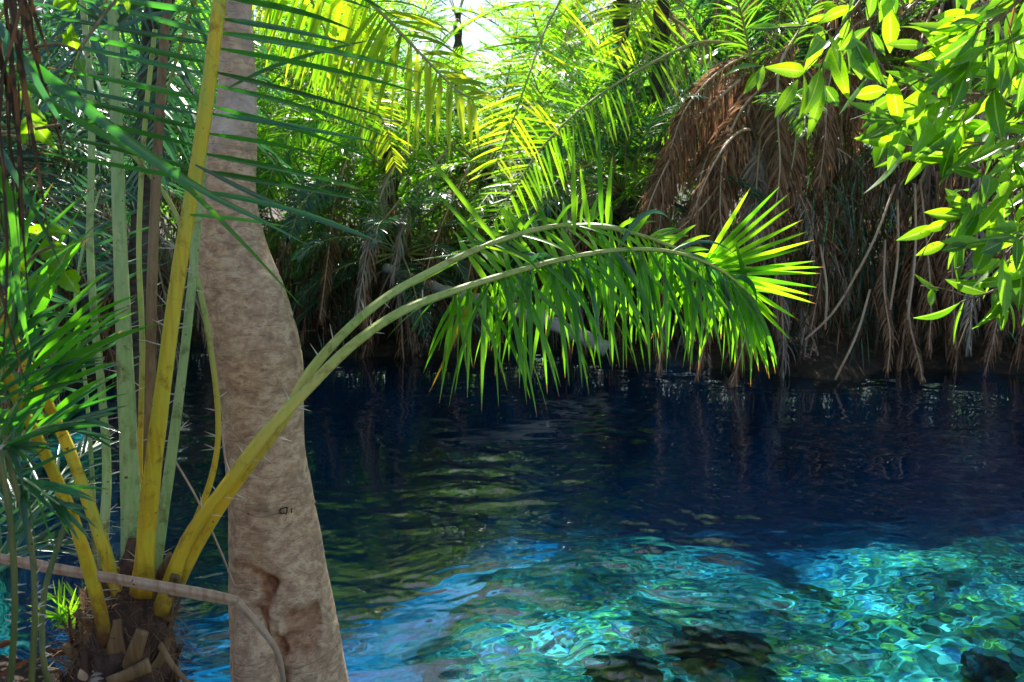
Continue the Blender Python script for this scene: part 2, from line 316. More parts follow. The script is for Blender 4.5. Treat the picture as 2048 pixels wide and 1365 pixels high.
    t.links.new(ah.outputs[0], bp.inputs['Height']); t.links.new(bp.outputs[0], b.inputs['Normal'])
    return m
M['bark'] = barkmat()
def groundmat():
    m, t, b, o = mat('lake_bed_and_bank'); tc = N(t, 'ShaderNodeTexCoord'); ob = tc.outputs['Object']
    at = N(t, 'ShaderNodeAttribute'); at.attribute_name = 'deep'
    n1 = noise(t, 1.6, 7, ob, .8, .62); n2 = noise(t, 7, 6, ob, .5, .65); n3 = noise(t, .7, 4, ob, .4)
    sand = ramp(t, [(.3, (.015, .05, .055)), (.46, (.07, .17, .16)), (.57, (.32, .45, .34)), (.70, (.85, .78, .45))], n2.outputs[0])
    alga = ramp(t, [(.3, (.012, .05, .03)), (.5, (.05, .16, .05)), (.66, (.30, .36, .06)), (.78, (.65, .5, .1))], n2.outputs[0])
    k = ramp(t, [(.41, (0, 0, 0)), (.50, (1, 1, 1))], n1.outputs[0])
    mx = N(t, 'ShaderNodeMixRGB'); t.links.new(k.outputs[0], mx.inputs[0]); t.links.new(sand.outputs[0], mx.inputs[1]); t.links.new(alga.outputs[0], mx.inputs[2])
    scatter_blue = ramp(t, [(.35, (.003, .09, .22)), (.6, (.005, .15, .26)), (.75, (.01, .22, .24))], n3.outputs[0])  # deep bed: blue light scattered by the water, painted into the colour
    soil = ramp(t, [(.35, (.012, .008, .006)), (.55, (.04, .024, .016)), (.7, (.09, .055, .035))], n2.outputs[0])
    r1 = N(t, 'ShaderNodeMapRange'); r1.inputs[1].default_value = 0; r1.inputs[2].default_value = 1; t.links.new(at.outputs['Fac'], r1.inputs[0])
    vo = N(t, 'ShaderNodeTexVoronoi'); vo.inputs['Scale'].default_value = 13; t.links.new(ob, vo.inputs['Vector'])
    vs = N(t, 'ShaderNodeSeparateColor'); t.links.new(vo.outputs['Color'], vs.inputs[0])
    peb_sparkle = ramp(t, [(0, (.02, .06, .10)), (.22, (.10, .22, .20)), (.4, (.30, .42, .34)), (.6, (.46, .56, .46)), (.66, (.85, .62, .12)), (.86, (.08, .16, .42)), (.93, (.9, .9, .8))], vs.outputs[0], 'CONSTANT')  # pebble colours; ochre, blue and white cells also paint in the chromatic sparkle
    px = N(t, 'ShaderNodeMixRGB'); px.inputs[0].default_value = .5; t.links.new(mx.outputs[0], px.inputs[1]); t.links.new(peb_sparkle.outputs[0], px.inputs[2])
    m2 = N(t, 'ShaderNodeMixRGB'); t.links.new(r1.outputs[0], m2.inputs[0]); t.links.new(px.outputs[0], m2.inputs[1]); t.links.new(scatter_blue.outputs[0], m2.inputs[2])
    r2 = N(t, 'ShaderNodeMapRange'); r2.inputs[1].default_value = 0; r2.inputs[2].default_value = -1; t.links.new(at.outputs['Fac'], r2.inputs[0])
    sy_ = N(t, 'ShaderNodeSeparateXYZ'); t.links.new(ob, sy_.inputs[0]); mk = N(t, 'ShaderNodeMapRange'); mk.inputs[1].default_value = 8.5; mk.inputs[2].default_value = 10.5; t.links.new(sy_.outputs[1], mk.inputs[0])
    mm2 = N(t, 'ShaderNodeMixRGB'); t.links.new(mk.outputs[0], mm2.inputs[0]); t.links.new(m2.outputs[0], mm2.inputs[1]); mm2.inputs[2].default_value = (.002, .07, .16, 1); m2 = mm2  # far bed likewise carries the water's scattered blue in its colour
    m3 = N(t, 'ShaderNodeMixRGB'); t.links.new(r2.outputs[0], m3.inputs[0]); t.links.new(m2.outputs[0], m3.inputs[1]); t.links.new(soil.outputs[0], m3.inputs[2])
    t.links.new(m3.outputs[0], b.inputs['Base Color']); b.inputs['Roughness'].default_value = .9
    bp = N(t, 'ShaderNodeBump'); bp.inputs['Strength'].default_value = .6; bp.inputs['Distance'].default_value = .03
    t.links.new(n2.outputs[0], bp.inputs['Height']); t.links.new(bp.outputs[0], b.inputs['Normal'])
    return m
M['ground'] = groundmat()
def rockmat():
    m, t, b, o = mat('dark_rock'); tc = N(t, 'ShaderNodeTexCoord'); n2 = noise(t, 6, 6, tc.outputs['Object'], .4, .65)
    c = ramp(t, [(.35, (.004, .007, .012)), (.55, (.015, .025, .03)), (.68, (.07, .09, .04)), (.76, (.3, .2, .05))], n2.outputs[0])
    t.links.new(c.outputs[0], b.inputs['Base Color']); b.inputs['Roughness'].default_value = .8; return m
M['rock'] = rockmat()
def watermat():
    m, t, b, o = mat('spring_water'); t.nodes.remove(b)
    rf = N(t, 'ShaderNodeBsdfRefraction'); rf.inputs['Color'].default_value = WTINT; rf.inputs['IOR'].default_value = 1.33; rf.inputs['Roughness'].default_value = 0
    gl = N(t, 'ShaderNodeBsdfGlossy'); gl.inputs['Roughness'].default_value = 0.0; gl.inputs['Color'].default_value = (1, 1, 1, 1)
    fr = N(t, 'ShaderNodeFresnel'); fr.inputs[0].default_value = 1.33
    mx = N(t, 'ShaderNodeMixShader'); t.links.new(fr.outputs[0], mx.inputs[0]); t.links.new(rf.outputs[0], mx.inputs[1]); t.links.new(gl.outputs[0], mx.inputs[2])
    t.links.new(mx.outputs[0], o.inputs[0]); return m
WTINT = (.25, .80, .98, 1)
M['water'] = watermat()

# ------------------------------------------------------------------ terrain: banks and lake bed, one sheet
def shore_far(x): return 13.3-.25*x+.7*np.sin(x*.9+1)+.35*np.sin(x*2.3)
def land(x, y):
    far = y-shore_far(x)
    left = (-3.5-.32*(y-4)-x)+.3*np.sin(y*1.7)
    right = x-(9.5+.2*y)
    return np.maximum(np.maximum(far, left), right)
def terrain(x, y):
    s = land(x, y); n = fbm(x*.9, y*.9, 0, 5); n2 = fbm(x*2.6, y*2.6, 4, 4)
    depth = .75+.42*sstep((y-3.0)/2.5)+1.0*sstep((y-4.9)/2.8)+2.2*sstep((y-6.5)/4)+1.6*sstep((-x+.1)/1.8)*sstep((y-2.2)/2)
    depth = depth-.25*sstep((x-.5)/4)*sstep((6.5-y)/3)
    z = -depth+.45*n+.22*n2
    z = np.where(s > -.7, z*(1-sstep((s+.7)/.7))+(-.15)*sstep((s+.7)/.7), z)
    z = np.where(s > 0, np.maximum(z, -.15+.45*sstep(s/.8))+.16*np.clip(s-.8, 0, 30)+.25*n*sstep(s), z)
    nb = sstep((2.75-y)/.55)*sstep((-.62-x)/.45)
    nb2 = sstep((1.7-y)/.8)
    k = np.maximum(nb, nb2); z = z*(1-k)+(.72+.12*n2-.12*(x+1.2))*k
    return z
def axis(a, b, step, lo, hi, g=1.18):
    c = list(np.arange(a, b, step)); s = step; v = c[-1]
    while v < hi: s *= g; v += s; c.append(v)
    s = step; v = a; L = []
    while v > lo: s *= g; v -= s; L.append(v)
    return np.array(L[::-1]+c)
def gridmesh(xs, ys, zf, name, m, attrf=None, attr=None):
    X, Y = np.meshgrid(xs, ys); Z = zf(X, Y); n, k = X.shape; A = Acc()
    i = (np.arange(n-1)*k)[:, None]+np.arange(k-1)[None]
    A.add(np.stack([X, Y, Z], -1), np.stack([i, i+1, i+k+1, i+k], -1), 0, attrf(X, Y, Z) if attrf else None)
    return A.build(name, m, attr=attr or 'lt')
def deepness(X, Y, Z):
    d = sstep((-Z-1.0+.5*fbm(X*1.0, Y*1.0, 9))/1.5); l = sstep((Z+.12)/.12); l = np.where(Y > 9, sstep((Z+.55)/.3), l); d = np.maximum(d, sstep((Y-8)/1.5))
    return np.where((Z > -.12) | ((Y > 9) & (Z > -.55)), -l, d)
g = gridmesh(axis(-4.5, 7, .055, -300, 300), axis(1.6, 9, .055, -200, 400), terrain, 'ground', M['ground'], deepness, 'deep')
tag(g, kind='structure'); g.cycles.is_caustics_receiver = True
_r = np.random.default_rng(3)
WK = [(l, th, ph, s) for l, th, ph, s in zip(np.r_[_r.uniform(.05, .14, 16), _r.uniform(.2, .55, 12), _r.uniform(.6, 1.6, 5)], _r.normal(1.35, .75, 33), _r.uniform(0, 6.28, 33),
      np.r_[np.full(16, .018), np.full(12, .021), np.full(5, .012)])]
def waves(X, Y):
    z = 0*X; q = .35+1.1*sstep(.5+1.5*fbm(X*.45, Y*.6, 2, 3)); wx = .25*fbm(X*1.1, Y*1.1, 20, 2); wy = .25*fbm(X*1.1, Y*1.1, 30, 2)
    for l, th, ph, s in WK:
        k = 6.2832/l; z = z+s/k*np.sin(k*((X+wx)*math.cos(th)+(Y+wy)*math.sin(th))+ph)
    return z*q*(.45+1.0*sstep(.5+2.2*fbm(X*.9, Y*1.3, 42, 3)))*(1-.55*sstep((Y-4)/7))
ys = [1.2]
while ys[-1] < 17: ys.append(ys[-1]+.010+.0035*max(0, ys[-1]-2.5))
wt = gridmesh(axis(-3.2, 4.6, .016, -13, 14, 1.04), np.array(ys), waves, 'water', M['water'])
tag(wt, kind='structure'); wt.cycles.is_caustics_caster = True

# submerged boulders
def rock(name, c, s, seed, label):
    A = Acc(); nu, nv = 36, 20; u = np.arange(nu)*2*math.pi/nu; v = np.linspace(.02, math.pi-.02, nv)
    U, V = np.meshgrid(u, v); X, Y, Z = np.cos(U)*np.sin(V), np.sin(U)*np.sin(V), np.cos(V)
    r = 1+.55*fbm(X*1.4+seed, Y*1.4, Z*1.4, 4)+.15*fbm(X*5, Y*5+seed, Z*5, 3)
    i = (np.arange(nv-1)*nu)[:, None]; j = np.arange(nu)[None]; k = (j+1) % nu
    A.add(np.stack([X*r*s[0], Y*r*s[1], Z*r*s[2]], -1), np.stack([i+j, i+k, i+nu+k, i+nu+j], -1))
    o = A.build(name, M['rock'], loc=None); o.location = tuple(c); o.cycles.is_caustics_receiver = True
    return tag(o, label, 'rock', 'dark boulders under the water')
rock('underwater_boulder', bed_pt(1400, 1292, .75), (.17, .19, .22), 1, 'near-black boulder under the clear water, largest of the submerged rocks')
rock('underwater_boulder', bed_pt(1490, 1300, .8), (.14, .17, .19), 5, 'black rock under the water touching the right side of the largest boulder')
rock('underwater_boulder', bed_pt(1255, 1350, .75), (.17, .16, .17), 9, 'dark submerged rock cut off by the bottom edge, left of the largest boulder')
rock('underwater_boulder', bed_pt(1975, 1345, .8), (.13, .16, .14), 13, 'small dark submerged rock near the bottom right corner')

# ------------------------------------------------------------------ foreground tree with pale smooth bark
def trunk_tree():
    rows = [(-420, 560, 26), (-200, 505, 29), (0, 472, 32), (100, 474, 34), (200, 474, 38), (300, 463, 49), (370, 454, 56), (440, 454, 64), (520, 469, 72), (600, 493, 80), (700, 514, 86), (800, 526, 81),
            (900, 531, 78), (1000, 542, 83), (1100, 552, 90), (1200, 562, 98), (1300, 574, 106), (1365, 580, 112), (1460, 585, 125), (1560, 588, 150)]
    d = 3.0; C = []; W = []
    for y, x, hw in rows:
        dd = d+.0003*(700-min(y, 700)); C.append(Pt(x, y, dd)); W.append(hw/F*dd)
    n = 460; q = resample([(*c, w_) for c, w_ in zip(C, W)], n); P, rad = q[:, :3], q[:, 3]
    ns = 150; T = nrm(np.gradient(P, axis=0)); S = nrm(np.cross(T, np.array([0, 1., 0]))); U = np.cross(S, T)
    a = np.arange(ns)*2*math.pi/ns; CA, SA_ = np.cos(a), np.sin(a)
    zz = P[:, 2][:, None]
    lum = .07*fbm(CA[None]*1.3, SA_[None]*1.3, zz*1.6, 3)+.018*fbm(CA[None]*5, SA_[None]*5, zz*9, 4)
    ring = .012*np.clip(np.abs(vnoise(CA[None]*1.2, SA_[None]*1.2, zz*9+1.3*CA[None]))*8, 0, 1)-.012
    V = P[:, None]+(rad[:, None]*(1+lum+ring))[..., None]*(CA[None, :, None]*S[:, None]+SA_[None, :, None]*U[:, None])
    # the scar: bark torn away, set a few centimetres in
    rel = V-CO; dep = rel@CF; sx = 1024+(rel@CR)/dep*F; sy = 682.5-(rel@CU)/dep*F
    front = sstep((3.0-dep)/.04)
    for y0 in (240, 345, 430, 470, 552, 566, 640, 703, 735, 800, 905, 1010, 1095, 1180, 1260):
        yy = sy-y0-10*np.sin(sx*.02+y0)-7*fbm(sx*.03, y0*1., 2, 2); V = V+(V-P[:, None])*((.022*np.exp(-(yy/3.)**2)-.020*np.exp(-((yy-6)/4.)**2))*(.45+.55*np.sin(sx*.05+y0*3)))[..., None]
    wob = 34*fbm(sx*.022, sy*.016, 5, 4)
    def poly(x0, x1, y0, y1, e=10): return sstep((sx+wob-x0)/e)*sstep((x1-sx+wob)/e)*sstep((sy+wob-y0)/e)*sstep((y1-sy+wob)/(e*2))
    scar = np.maximum(poly(506, 572-np.clip(sy-1150, 0, 200)*.22, 1140, 1330, 16), poly(552, 640, 1205, 1335, 22)*.85)*front
    groove = poly(522+np.clip(sy-1150, 0, 250)*.1, 558+np.clip(sy-1150, 0, 250)*.06, 1150, 1420, 16)*front
    V = V-CF*0-(-CF)*(.026*scar+.028*groove)[..., None]*1.0
    knot = np.exp(-((sx-476)/12)**2-((sy-1118)/14)**2)*front+np.exp(-((sx-606)/7)**2-((sy-905)/9)**2)*front
    V = V-CF*(.018*knot)[..., None]
    A = Acc(); i = (np.arange(n-1)*ns)[:, None]; j = np.arange(ns)[None]; k = (j+1) % ns
    A.add(V, np.stack([i+j, i+k, i+ns+k, i+ns+j], -1), 0, np.clip(scar+.5*groove+.8*knot, 0, 1))
    # buttress root at the left foot
    rt = resample([Pt(498, 1165, 2.93), Pt(500, 1230, 2.85), Pt(506, 1300, 2.80), Pt(512, 1365, 2.78), Pt(515, 1480, 2.8)], 60)
    rr = np.interp(np.linspace(0, 1, 60), [0, .2, .5, 1], [.02, .045, .072, .11])
    ns2 = 40; T = nrm(np.gradient(rt, axis=0)); S = nrm(np.cross(T, np.array([0, 1., 0]))); U = np.cross(S, T); a = np.arange(ns2)*2*math.pi/ns2
    bump = 1+.12*fbm(np.cos(a)[None]*2, np.sin(a)[None]*2, rt[:, 2][:, None]*9, 4)
    V2 = rt[:, None]+(rr[:, None]*bump)[..., None]*(np.cos(a)[None, :, None]*S[:, None]+np.sin(a)[None, :, None]*U[:, None])
    i = (np.arange(59)*ns2)[:, None]; j = np.arange(ns2)[None]; k = (j+1) % ns2
    A.add(V2, np.stack([i+j, i+k, i+ns2+k, i+ns2+j], -1), 0)
    base = Pt(580, 1460, 3.0)
    root = thing('smooth_barked_tree', 'pale smooth-barked tree trunk with a torn bark scar standing at the water edge', 'tree', base)
    tr = A.build('trunk', M['bark'], root, loc=None, attr='scar'); tr.location = tuple(-base)
    # letters scratched in the bark: C J I
    L = Acc(); dz = 3.0-78*1.0/F*3.0*1.03
    def stroke(pts, r=.0024):
        tube(L, resample([Pt(x, y, dz+.012*((x-542)/83)**2*1.0) for x, y in pts], 12), r, 6)
    stroke([(568, 1018), (563, 1017), (560, 1021), (560, 1026), (564, 1028), (568, 1026)])
    stroke([(568, 1016), (577, 1015)]); stroke([(574, 1016), (574, 1023), (572, 1028), (568, 1027)]); stroke([(583, 1017), (583, 1026)])
    mm, t, b, o = mat('scratched_ink'); b.inputs['Base Color'].default_value = (.03, .012, .008, 1); b.inputs['Roughness'].default_value = .8
    lo = L.build('carved_letters', mm, tr)
    return root, tr, P, base
rng = np.random.default_rng(11)
tree, tree_trunk, TP, tree_base = trunk_tree()

def crown_mesh(name, centers, radii, nleaf, size, seed, m, asp=.5):
    """leaves scattered in clumps; each leaf one small folded blade"""
    r = np.random.default_rng(seed); c = np.asarray(centers, float); k = r.integers(0, len(c), nleaf)
    dirs = nrm(r.normal(0, 1, (nleaf, 3))); rad = np.asarray(radii, float)[k]*r.random(nleaf)**.45
    p = c[k]+dirs*rad[:, None]*np.array([1, 1, .7]); d = nrm(dirs+r.normal(0, .8, (nleaf, 3))+[0, 0, -.35])
    A = Acc(); strips(A, p, d, r.normal(0, 1, (nleaf, 3)), size*r.uniform(.6, 1.3, nleaf), size*asp*r.uniform(.7, 1.2, nleaf), .3, 2, .25, 0,
                      prof=np.array([[0, .15], [.5, 1], [1, .05]]))
    return A
# limbs and crown of the tree, above the picture; they shade the trunk
LB = Acc(); top = TP[0]; cs = []; rs = []
for k in range(9):
    az = k*2.4+.3; L_ = 1.6+.9*rng.random(); e = top+np.array([math.cos(az)*L_*.9-.9, math.sin(az)*L_*.9+1.4, 1.6+1.2*rng.random()])
    p = resample([top-[0, 0, .1], (top+e)/2+[0, 0, .4], e], 12); tube(LB, p, np.linspace(.05, .012, 12), 8)
    for q in range(3): cs.append(p[-1-2*q]+rng.normal(0, .35, 3)); rs.append(.62)
o = LB.build('limb', M['bark'], tree); o.location = tuple(-tree_base)
o = crown_mesh('c', cs, rs, 9000, .13, 5, M['tree_leaf']).build('crown', M['tree_leaf'], tree); o.location = tuple(-tree_base)

# ------------------------------------------------------------------ foreground date palm
pb = Pt(250, 1290, 2.35)
palm = thing('wild_date_palm', 'foreground date palm with tall yellow and green thorny leaf stalks beside the pale trunk', 'palm', pb)
def child(A, name, mats, par, label=None):
    o = A.build(name, mats, par)
    p = par
    if par.type == 'EMPTY': o.location = tuple(-np.array(par.location))
    if label: o['label'] = label
    return o
# stem: stubby, wrapped in fibre and old leaf bases
A = Acc(); P = resample([Pt(262, 1160, 2.5), Pt(255, 1210, 2.45), Pt(248, 1300, 2.4), Pt(235, 1420, 2.4), Pt(230, 1560, 2.4)], 60)
rad = np.interp(np.linspace(0, 1, 60), [0, .12, .35, .6, 1], [.06, .105, .125, .155, .17]); ns = 48
T = nrm(np.gradient(P, axis=0)); S = nrm(np.cross(T, [0, 1., 0])); U = np.cross(S, T); a = np.arange(ns)*2*math.pi/ns
bump = 1+.45*fbm(np.cos(a)[None]*2.5, np.sin(a)[None]*2.5, P[:, 2][:, None]*9, 4)
V = P[:, None]+(rad[:, None]*bump)[..., None]*(np.cos(a)[None, :, None]*S[:, None]+np.sin(a)[None, :, None]*U[:, None])
i = (np.arange(59)*ns)[:, None]; j = np.arange(ns)[None]; k = (j+1) % ns
A.add(V, np.stack([i+j, i+k, i+ns+k, i+ns+j], -1))
stem = child(A, 'trunk', M['fibre'], palm)
A = Acc(); n = 3200; i = rng.integers(0, 60, n); aa = rng.uniform(0, 6.28, n)
Bp = P[i]+(rad[i]*1.02)[:, None]*(np.cos(aa)[:, None]*S[i]+np.sin(aa)[:, None]*U[i])
out = np.cos(aa)[:, None]*S[i]+np.sin(aa)[:, None]*U[i]
strips(A, Bp, nrm(out*.45+rng.normal(0, .6, (n, 3))+[0, 0, .1]), rng.normal(0, 1, (n, 3)), rng.uniform(.03, .12, n), .0022, .9, 4, 0, 0, wob=.25, rng=rng)
fb = A.build('fibre', M['st_brown'], stem)
# old cut leaf bases
for q in range(34):
    k = int(2+q*1.25); az_ = q*2.4+.4; A = Acc(); o_ = math.cos(az_)*S[k]+math.sin(az_)*U[k]; c_ = P[k]+o_*rad[k]*.9
    up_ = -T[k]; L_ = rng.uniform(.07, .15); w_ = rng.uniform(.05, .09)
    for sgn in (0, 1): blade(A, c_-up_*.03+o_*.006*sgn, c_+up_*L_+o_*(rng.uniform(.02, .05)+.006*sgn), w_, o_, .04, -.3, 0, 7, np.array([[0, 1.1], [.3, 1], [.55, .62], [.8, .45], [1, .34]]), .1, rng)
    A.build('leaf_sheath', M['fibre'] if q % 3 else M['st_brown'], stem)
for (x0, y0, x1, y1, wpx, d0) in [(215, 1262, 150, 1225, 22, 2.28), (330, 1240, 352, 1150, 26, 2.3), (300, 1330, 215, 1365, 30, 2.2), (320, 1290, 385, 1375, 15, 2.2), (318, 1175, 345, 1112, 30, 2.4), (180, 1330, 130, 1290, 30, 2.3), (262, 1340, 285, 1262, 34, 2.22), (225, 1195, 232, 1135, 24, 2.36)]:
    A = Acc(); wd = wpx/F*d0; p0, p1 = Pt(x0, y0, d0+.05), Pt(x1, y1, d0)
    q = resample([p0, (p0+p1)/2+np.array([0, -.01, 0]), p1], 14); tube(A, q, np.linspace(wd*.6, wd*.38, 14), 8, 0, ref=(0, 1, .1), asp=.4)
    A.build('leaf_base', M['st_brown'], stem)
STALKS = {}
def pal(name_pts, d, mat_, r0, r1, th=14, lf=None, asp=.62, label=None, ref=(0, 1, .1)):
    """name_pts: pixel path, d: depth or list"""
    ds = d if isinstance(d, (list, tuple)) else [d]*len(name_pts)
    ds = np.interp(np.linspace(0, 1, len(name_pts)), np.linspace(0, 1, len(ds)), ds)
    pts = [Pt(x, y, q) for (x, y), q in zip(name_pts, ds)]
    A = Acc(); P = resample(pts, 60); rr = np.interp(np.linspace(0, 1, 60), [0, .06, .3, 1], [r0*1.25, r0, r0*.8, r1])
    rr = rr*(1+.05*np.interp(np.arange(60), np.arange(0, 60, 3), rng.normal(0, 1, 20))*.6); tube(A, P, rr, 30, 0, ref=ref, asp=asp, rib=.085)
    if th: thorns(A, pts, .03, .5, th, .06, r0*.9, 1, rng, up=(0, 1, 0))
    o = child(A, 'frond', [mat_, M['thorn']], palm, label)
    if lf is not None:
        LA = Acc(); lf(LA, pts); o2 = LA.build('foliage', lf.mats if hasattr(lf, 'mats') else M['leaf_near'], o)
    return o, pts
# a: the big yellow-green stalk, long leaflets both sides
def lf_a(LA, pts):
    ys_ = np.arange(-330, 395, 35.); n = len(ys_)
    for side in (-1, 1):
        yy = ys_+rng.normal(0, 6, n)+(12 if side > 0 else 0); xx = np.interp(yy, [-350, 0, 300, 400], [478, 440, 402, 388])
        dd = np.interp(yy, [-350, 400], [2.0, 2.2]); B = np.stack([Pt(x+side*8, y, q) for x, y, q in zip(xx, yy, dd)])
        if side < 0: d = np.stack([CR*-1+CU*(.24+.05*rng.normal())+CF*(.10+.10*rng.normal()) for _ in range(n)]); L = rng.uniform(.46, .58, n)
        else: d = np.stack([CR*1-CU*(.20+.06*rng.normal())+CF*(-.05+.12*rng.normal()) for _ in range(n)]); L = rng.uniform(.36, .60, n)
        wd = np.tile(CU, (n, 1))+np.outer(rng.normal(-.5, .5, n), CF)
        strips(LA, B, d, wd, L, rng.uniform(.014, .020, n), rng.uniform(.05, .35, n) if side > 0 else rng.uniform(-.1, .12, n), 7, .5, 0)
lf_a.mats = M['leaf_mid']
pal([(285, 1190), (300, 1000), (330, 750), (365, 500), (400, 300), (440, 0), (480, -350)], [2.34, 2.2, 2.15, 2.0], M['st_yellow'], .027, .016, 20, lf_a, label='bright yellow stalk with long glossy leaflets')
def lf_gen(n, L, W, t0, up, droop=.4, a0=60, a1=30, lift=10, mats=None, seg=6, fold=.4, jit=8, keep=1., Lr=None, twist=30):
    def f(LA, pts):
        frond(None, LA, pts, .02, .005, t0, n, L, W, a0, a1, up, lift, droop, seg, fold, 0, 0, jit, twist, rng, keep=keep, Lr=Lr)
    f.mats = mats or M['leaf_near']; return f
pal([(268, 1150), (258, 900), (245, 600), (236, 350), (228, 100), (215, -150), (120, -420), (-60, -560)], [2.5, 2.6, 2.6, 2.4], M['st_green'], .030, .010, 12, lf_gen(26, .5, .022, .62, (0, -1, .4), mats=M['leaf_blue']), label='broad pale green stalk')
pal([(228, 1210), (207, 1120), (214, 950), (205, 800), (190, 650), (180, 480), (182, 200), (150, -150)], [2.5, 2.75], M['st_green'], .016, .010, 12)
pal([(285, 1215), (296, 1100), (300, 850), (305, 550), (318, 250), (332, 40), (350, -200)], [2.5, 2.7], M['st_brown'], .021, .014, 8, label='dead brown stalk')
pal([(300, 1215), (318, 1090), (345, 900), (370, 700), (385, 560), (400, 380), (420, 150), (455, -150)], [2.45, 2.5], M['st_green'], .018, .011, 16)
pal([(330, 1200), (385, 1060), (425, 950), (437, 850), (425, 720), (400, 580), (372, 480), (330, 390), (240, 280)], [2.6, 2.75], M['st_lime'], .012, .008, 10)
pal([(270, 1210), (277, 1100), (280, 900), (285, 700), (278, 480), (290, 250), (310, 60)], [2.55, 2.8], M['st_lime'], .012, .008, 10)
pal([(215, 1290), (190, 1180), (150, 1050), (100, 930), (50, 830), (5, 735), (-70, 600), (-200, 420)], [2.3, 2.0, 1.8], M['st_yellow'], .021, .012, 16, lf_gen(22, .42, .02, .55, (.3, -1, .3), mats=M['leaf_near']))
pal([(245, 1240), (215, 1120), (175, 1000), (130, 880), (80, 780), (10, 650), (-90, 480)], [2.38, 2.3, 2.1], M['st_yellow'], .022, .013, 16, lf_gen(20, .42, .02, .55, (.3, -1, .4), mats=M['leaf_near']))
# lower-left curving leaf with bluish leaflets
pal([(190, 1150), (185, 960), (170, 760), (150, 620), (165, 500), (200, 380)], [2.75, 2.9], M['st_green'], .009, .004, 0, lf_gen(22, .36, .012, .42, (0, -1, .1), .1, 75, 55, 5, M['leaf_blue'], 5, 0.3), ref=(0, 1, .1))
# the two leaves reaching right across the trunk and over the water
g1 = [(322, 1225), (375, 1080), (450, 975), (530, 870), (600, 795), (700, 695), (800, 625), (900, 585), (1000, 553), (1120, 520), (1240, 500), (1350, 505), (1440, 540), (1500, 590)]
def lf_g1(LA, pts):
    frond(None, LA, pts, .01, .004, .53, 76, .47, .019, 104, 48, (0, -.35, 1), -52, 1.1, 8, .35, 0, 0, 19, 30, rng, lprof=np.array([[0, .65], [.1, 1], [.7, .9], [1, .7]]))
    frond(None, LA, pts, .01, .004, .60, 13, .40, .020, 75, 40, (0, -1, .35), 5, 3.0, 9, .35, 0, 1, 16, 30, rng, keep=.6)
    B = np.stack([Pt(960, 560, 2.72)]); strips(LA, B, np.stack([-CR*.45-CU]), np.stack([CF+CR]), .42, .018, 0, 5, .4, 2)
lf_g1.mats = [M['leaf_near2'], M['leaf_blue'], M['leaf_yellow']]
pal(g1, [2.33, 2.3, 2.45, 2.7, 2.9, 3.0], M['st_lime'], .023, .006, 14, lf_g1, asp=.8, label='green stalk arching over the water with hanging lime leaflets', ref=(0, -.3, 1))
g2 = [(345, 1185), (400, 1080), (470, 970), (560, 850), (620, 745), (700, 655), (780, 590), (860, 545), (940, 505), (1050, 465), (1150, 450), (1260, 465), (1360, 500), (1440, 545), (1480, 580)]
def lf_g2(LA, pts):
    frond(None, LA, pts, .01, .004, .55, 62, .44, .019, 92, 46, (0, -.8, .6), 4, .6, 8, .35, 0, 0, 18, 30, rng, lprof=np.array([[0, .6], [.2, .8], [.6, .8], [1, .8]]), Lr=.42)
    for k, (tx, ty) in enumerate([(1500, 375), (1558, 372), (1578, 385), (1588, 408), (1604, 438), (1612, 462), (1628, 478), (1606, 495), (1648, 532), (1640, 545), (1630, 520), (1634, 573), (1628, 590), (1632, 606), (1600, 640), (1585, 682), (1556, 718), (1543, 700), (1530, 733), (1516, 728), (1502, 700), (1560, 640), (1490, 560), (1470, 480)]):
        q = k/23; b = Pt(1415+85*q, 515+75*q, 3.1); t_ = Pt(tx, ty, 3.05-.12*rng.random()); strips(LA, b[None], (t_-b)[None], (CU+CR*.4-CF*.5)[None], np.linalg.norm(t_-b), .021, .03, 6, .4, 0)
    for x, y, tx, ty, L in [(1000, 490, 830, 275, .5), (985, 500, 862, 372, .36), (1150, 470, 1147, 255, .42), (1205, 450, 1197, 235, .44), (1215, 450, 1225, 310, .3), (1180, 455, 1160, 330, .28), (960, 500, 822, 520, .3), (930, 510, 815, 575, .28)]:
        b = Pt(x, y, 2.85); t_ = Pt(tx, ty, 2.8); strips(LA, b[None], (t_-b)[None], CR[None]+CF[None]*.6+CU[None]*.4, np.linalg.norm(t_-b), .024, .03, 6, .4, 0)
lf_g2.mats = [M['leaf_lime']]
pal(g2, [2.36, 2.38, 2.55, 2.85, 3.05, 3.15], M['st_lime'], .022, .006, 14, lf_g2, asp=.8, label='second green stalk arching over the water, ending in a fan of leaflets', ref=(0, -.3, 1))

# broken dry stalk across the palm foot
A = Acc(); q = [Pt(-60, 1105, 2.2), Pt(80, 1132, 2.2), Pt(230, 1158, 2.2), Pt(400, 1188, 2.25), Pt(474, 1203, 2.3)]
tube(A, resample(q, 40), np.linspace(.015, .018, 40)*(1+.06*np.interp(np.arange(40), np.arange(0, 44, 5), rng.normal(0, 1, 9))), 30, 0, ref=(0, 1, .2), asp=.4, rib=.12)
q = [Pt(472, 1200, 2.3), Pt(520, 1255, 2.35), Pt(556, 1310, 2.42), Pt(572, 1390, 2.6)]
tube(A, resample(q, 30), np.linspace(.013, .005, 30), 20, 0, ref=(0, 1, .2), asp=.6, rib=.12)
tag(A.build('broken_palm_stalk', M['st_dry']), 'snapped dry pinkish palm stalk lying across the palm base and bent down against the trunk', 'stalk')
A = Acc(); tube(A, resample([Pt(352, 925, 2.5), Pt(395, 1000, 2.5), Pt(440, 1100, 2.6), Pt(470, 1175, 2.7)], 24), .0035, 6)
tube(A, resample([Pt(438, 820, 2.7), Pt(452, 930, 2.7), Pt(462, 1000, 2.75)], 24), .004, 6)
tag(A.build('dry_twig', M['st_dry']), 'thin dry brown stem leaning between the palm stalks and the pale trunk', 'twig')

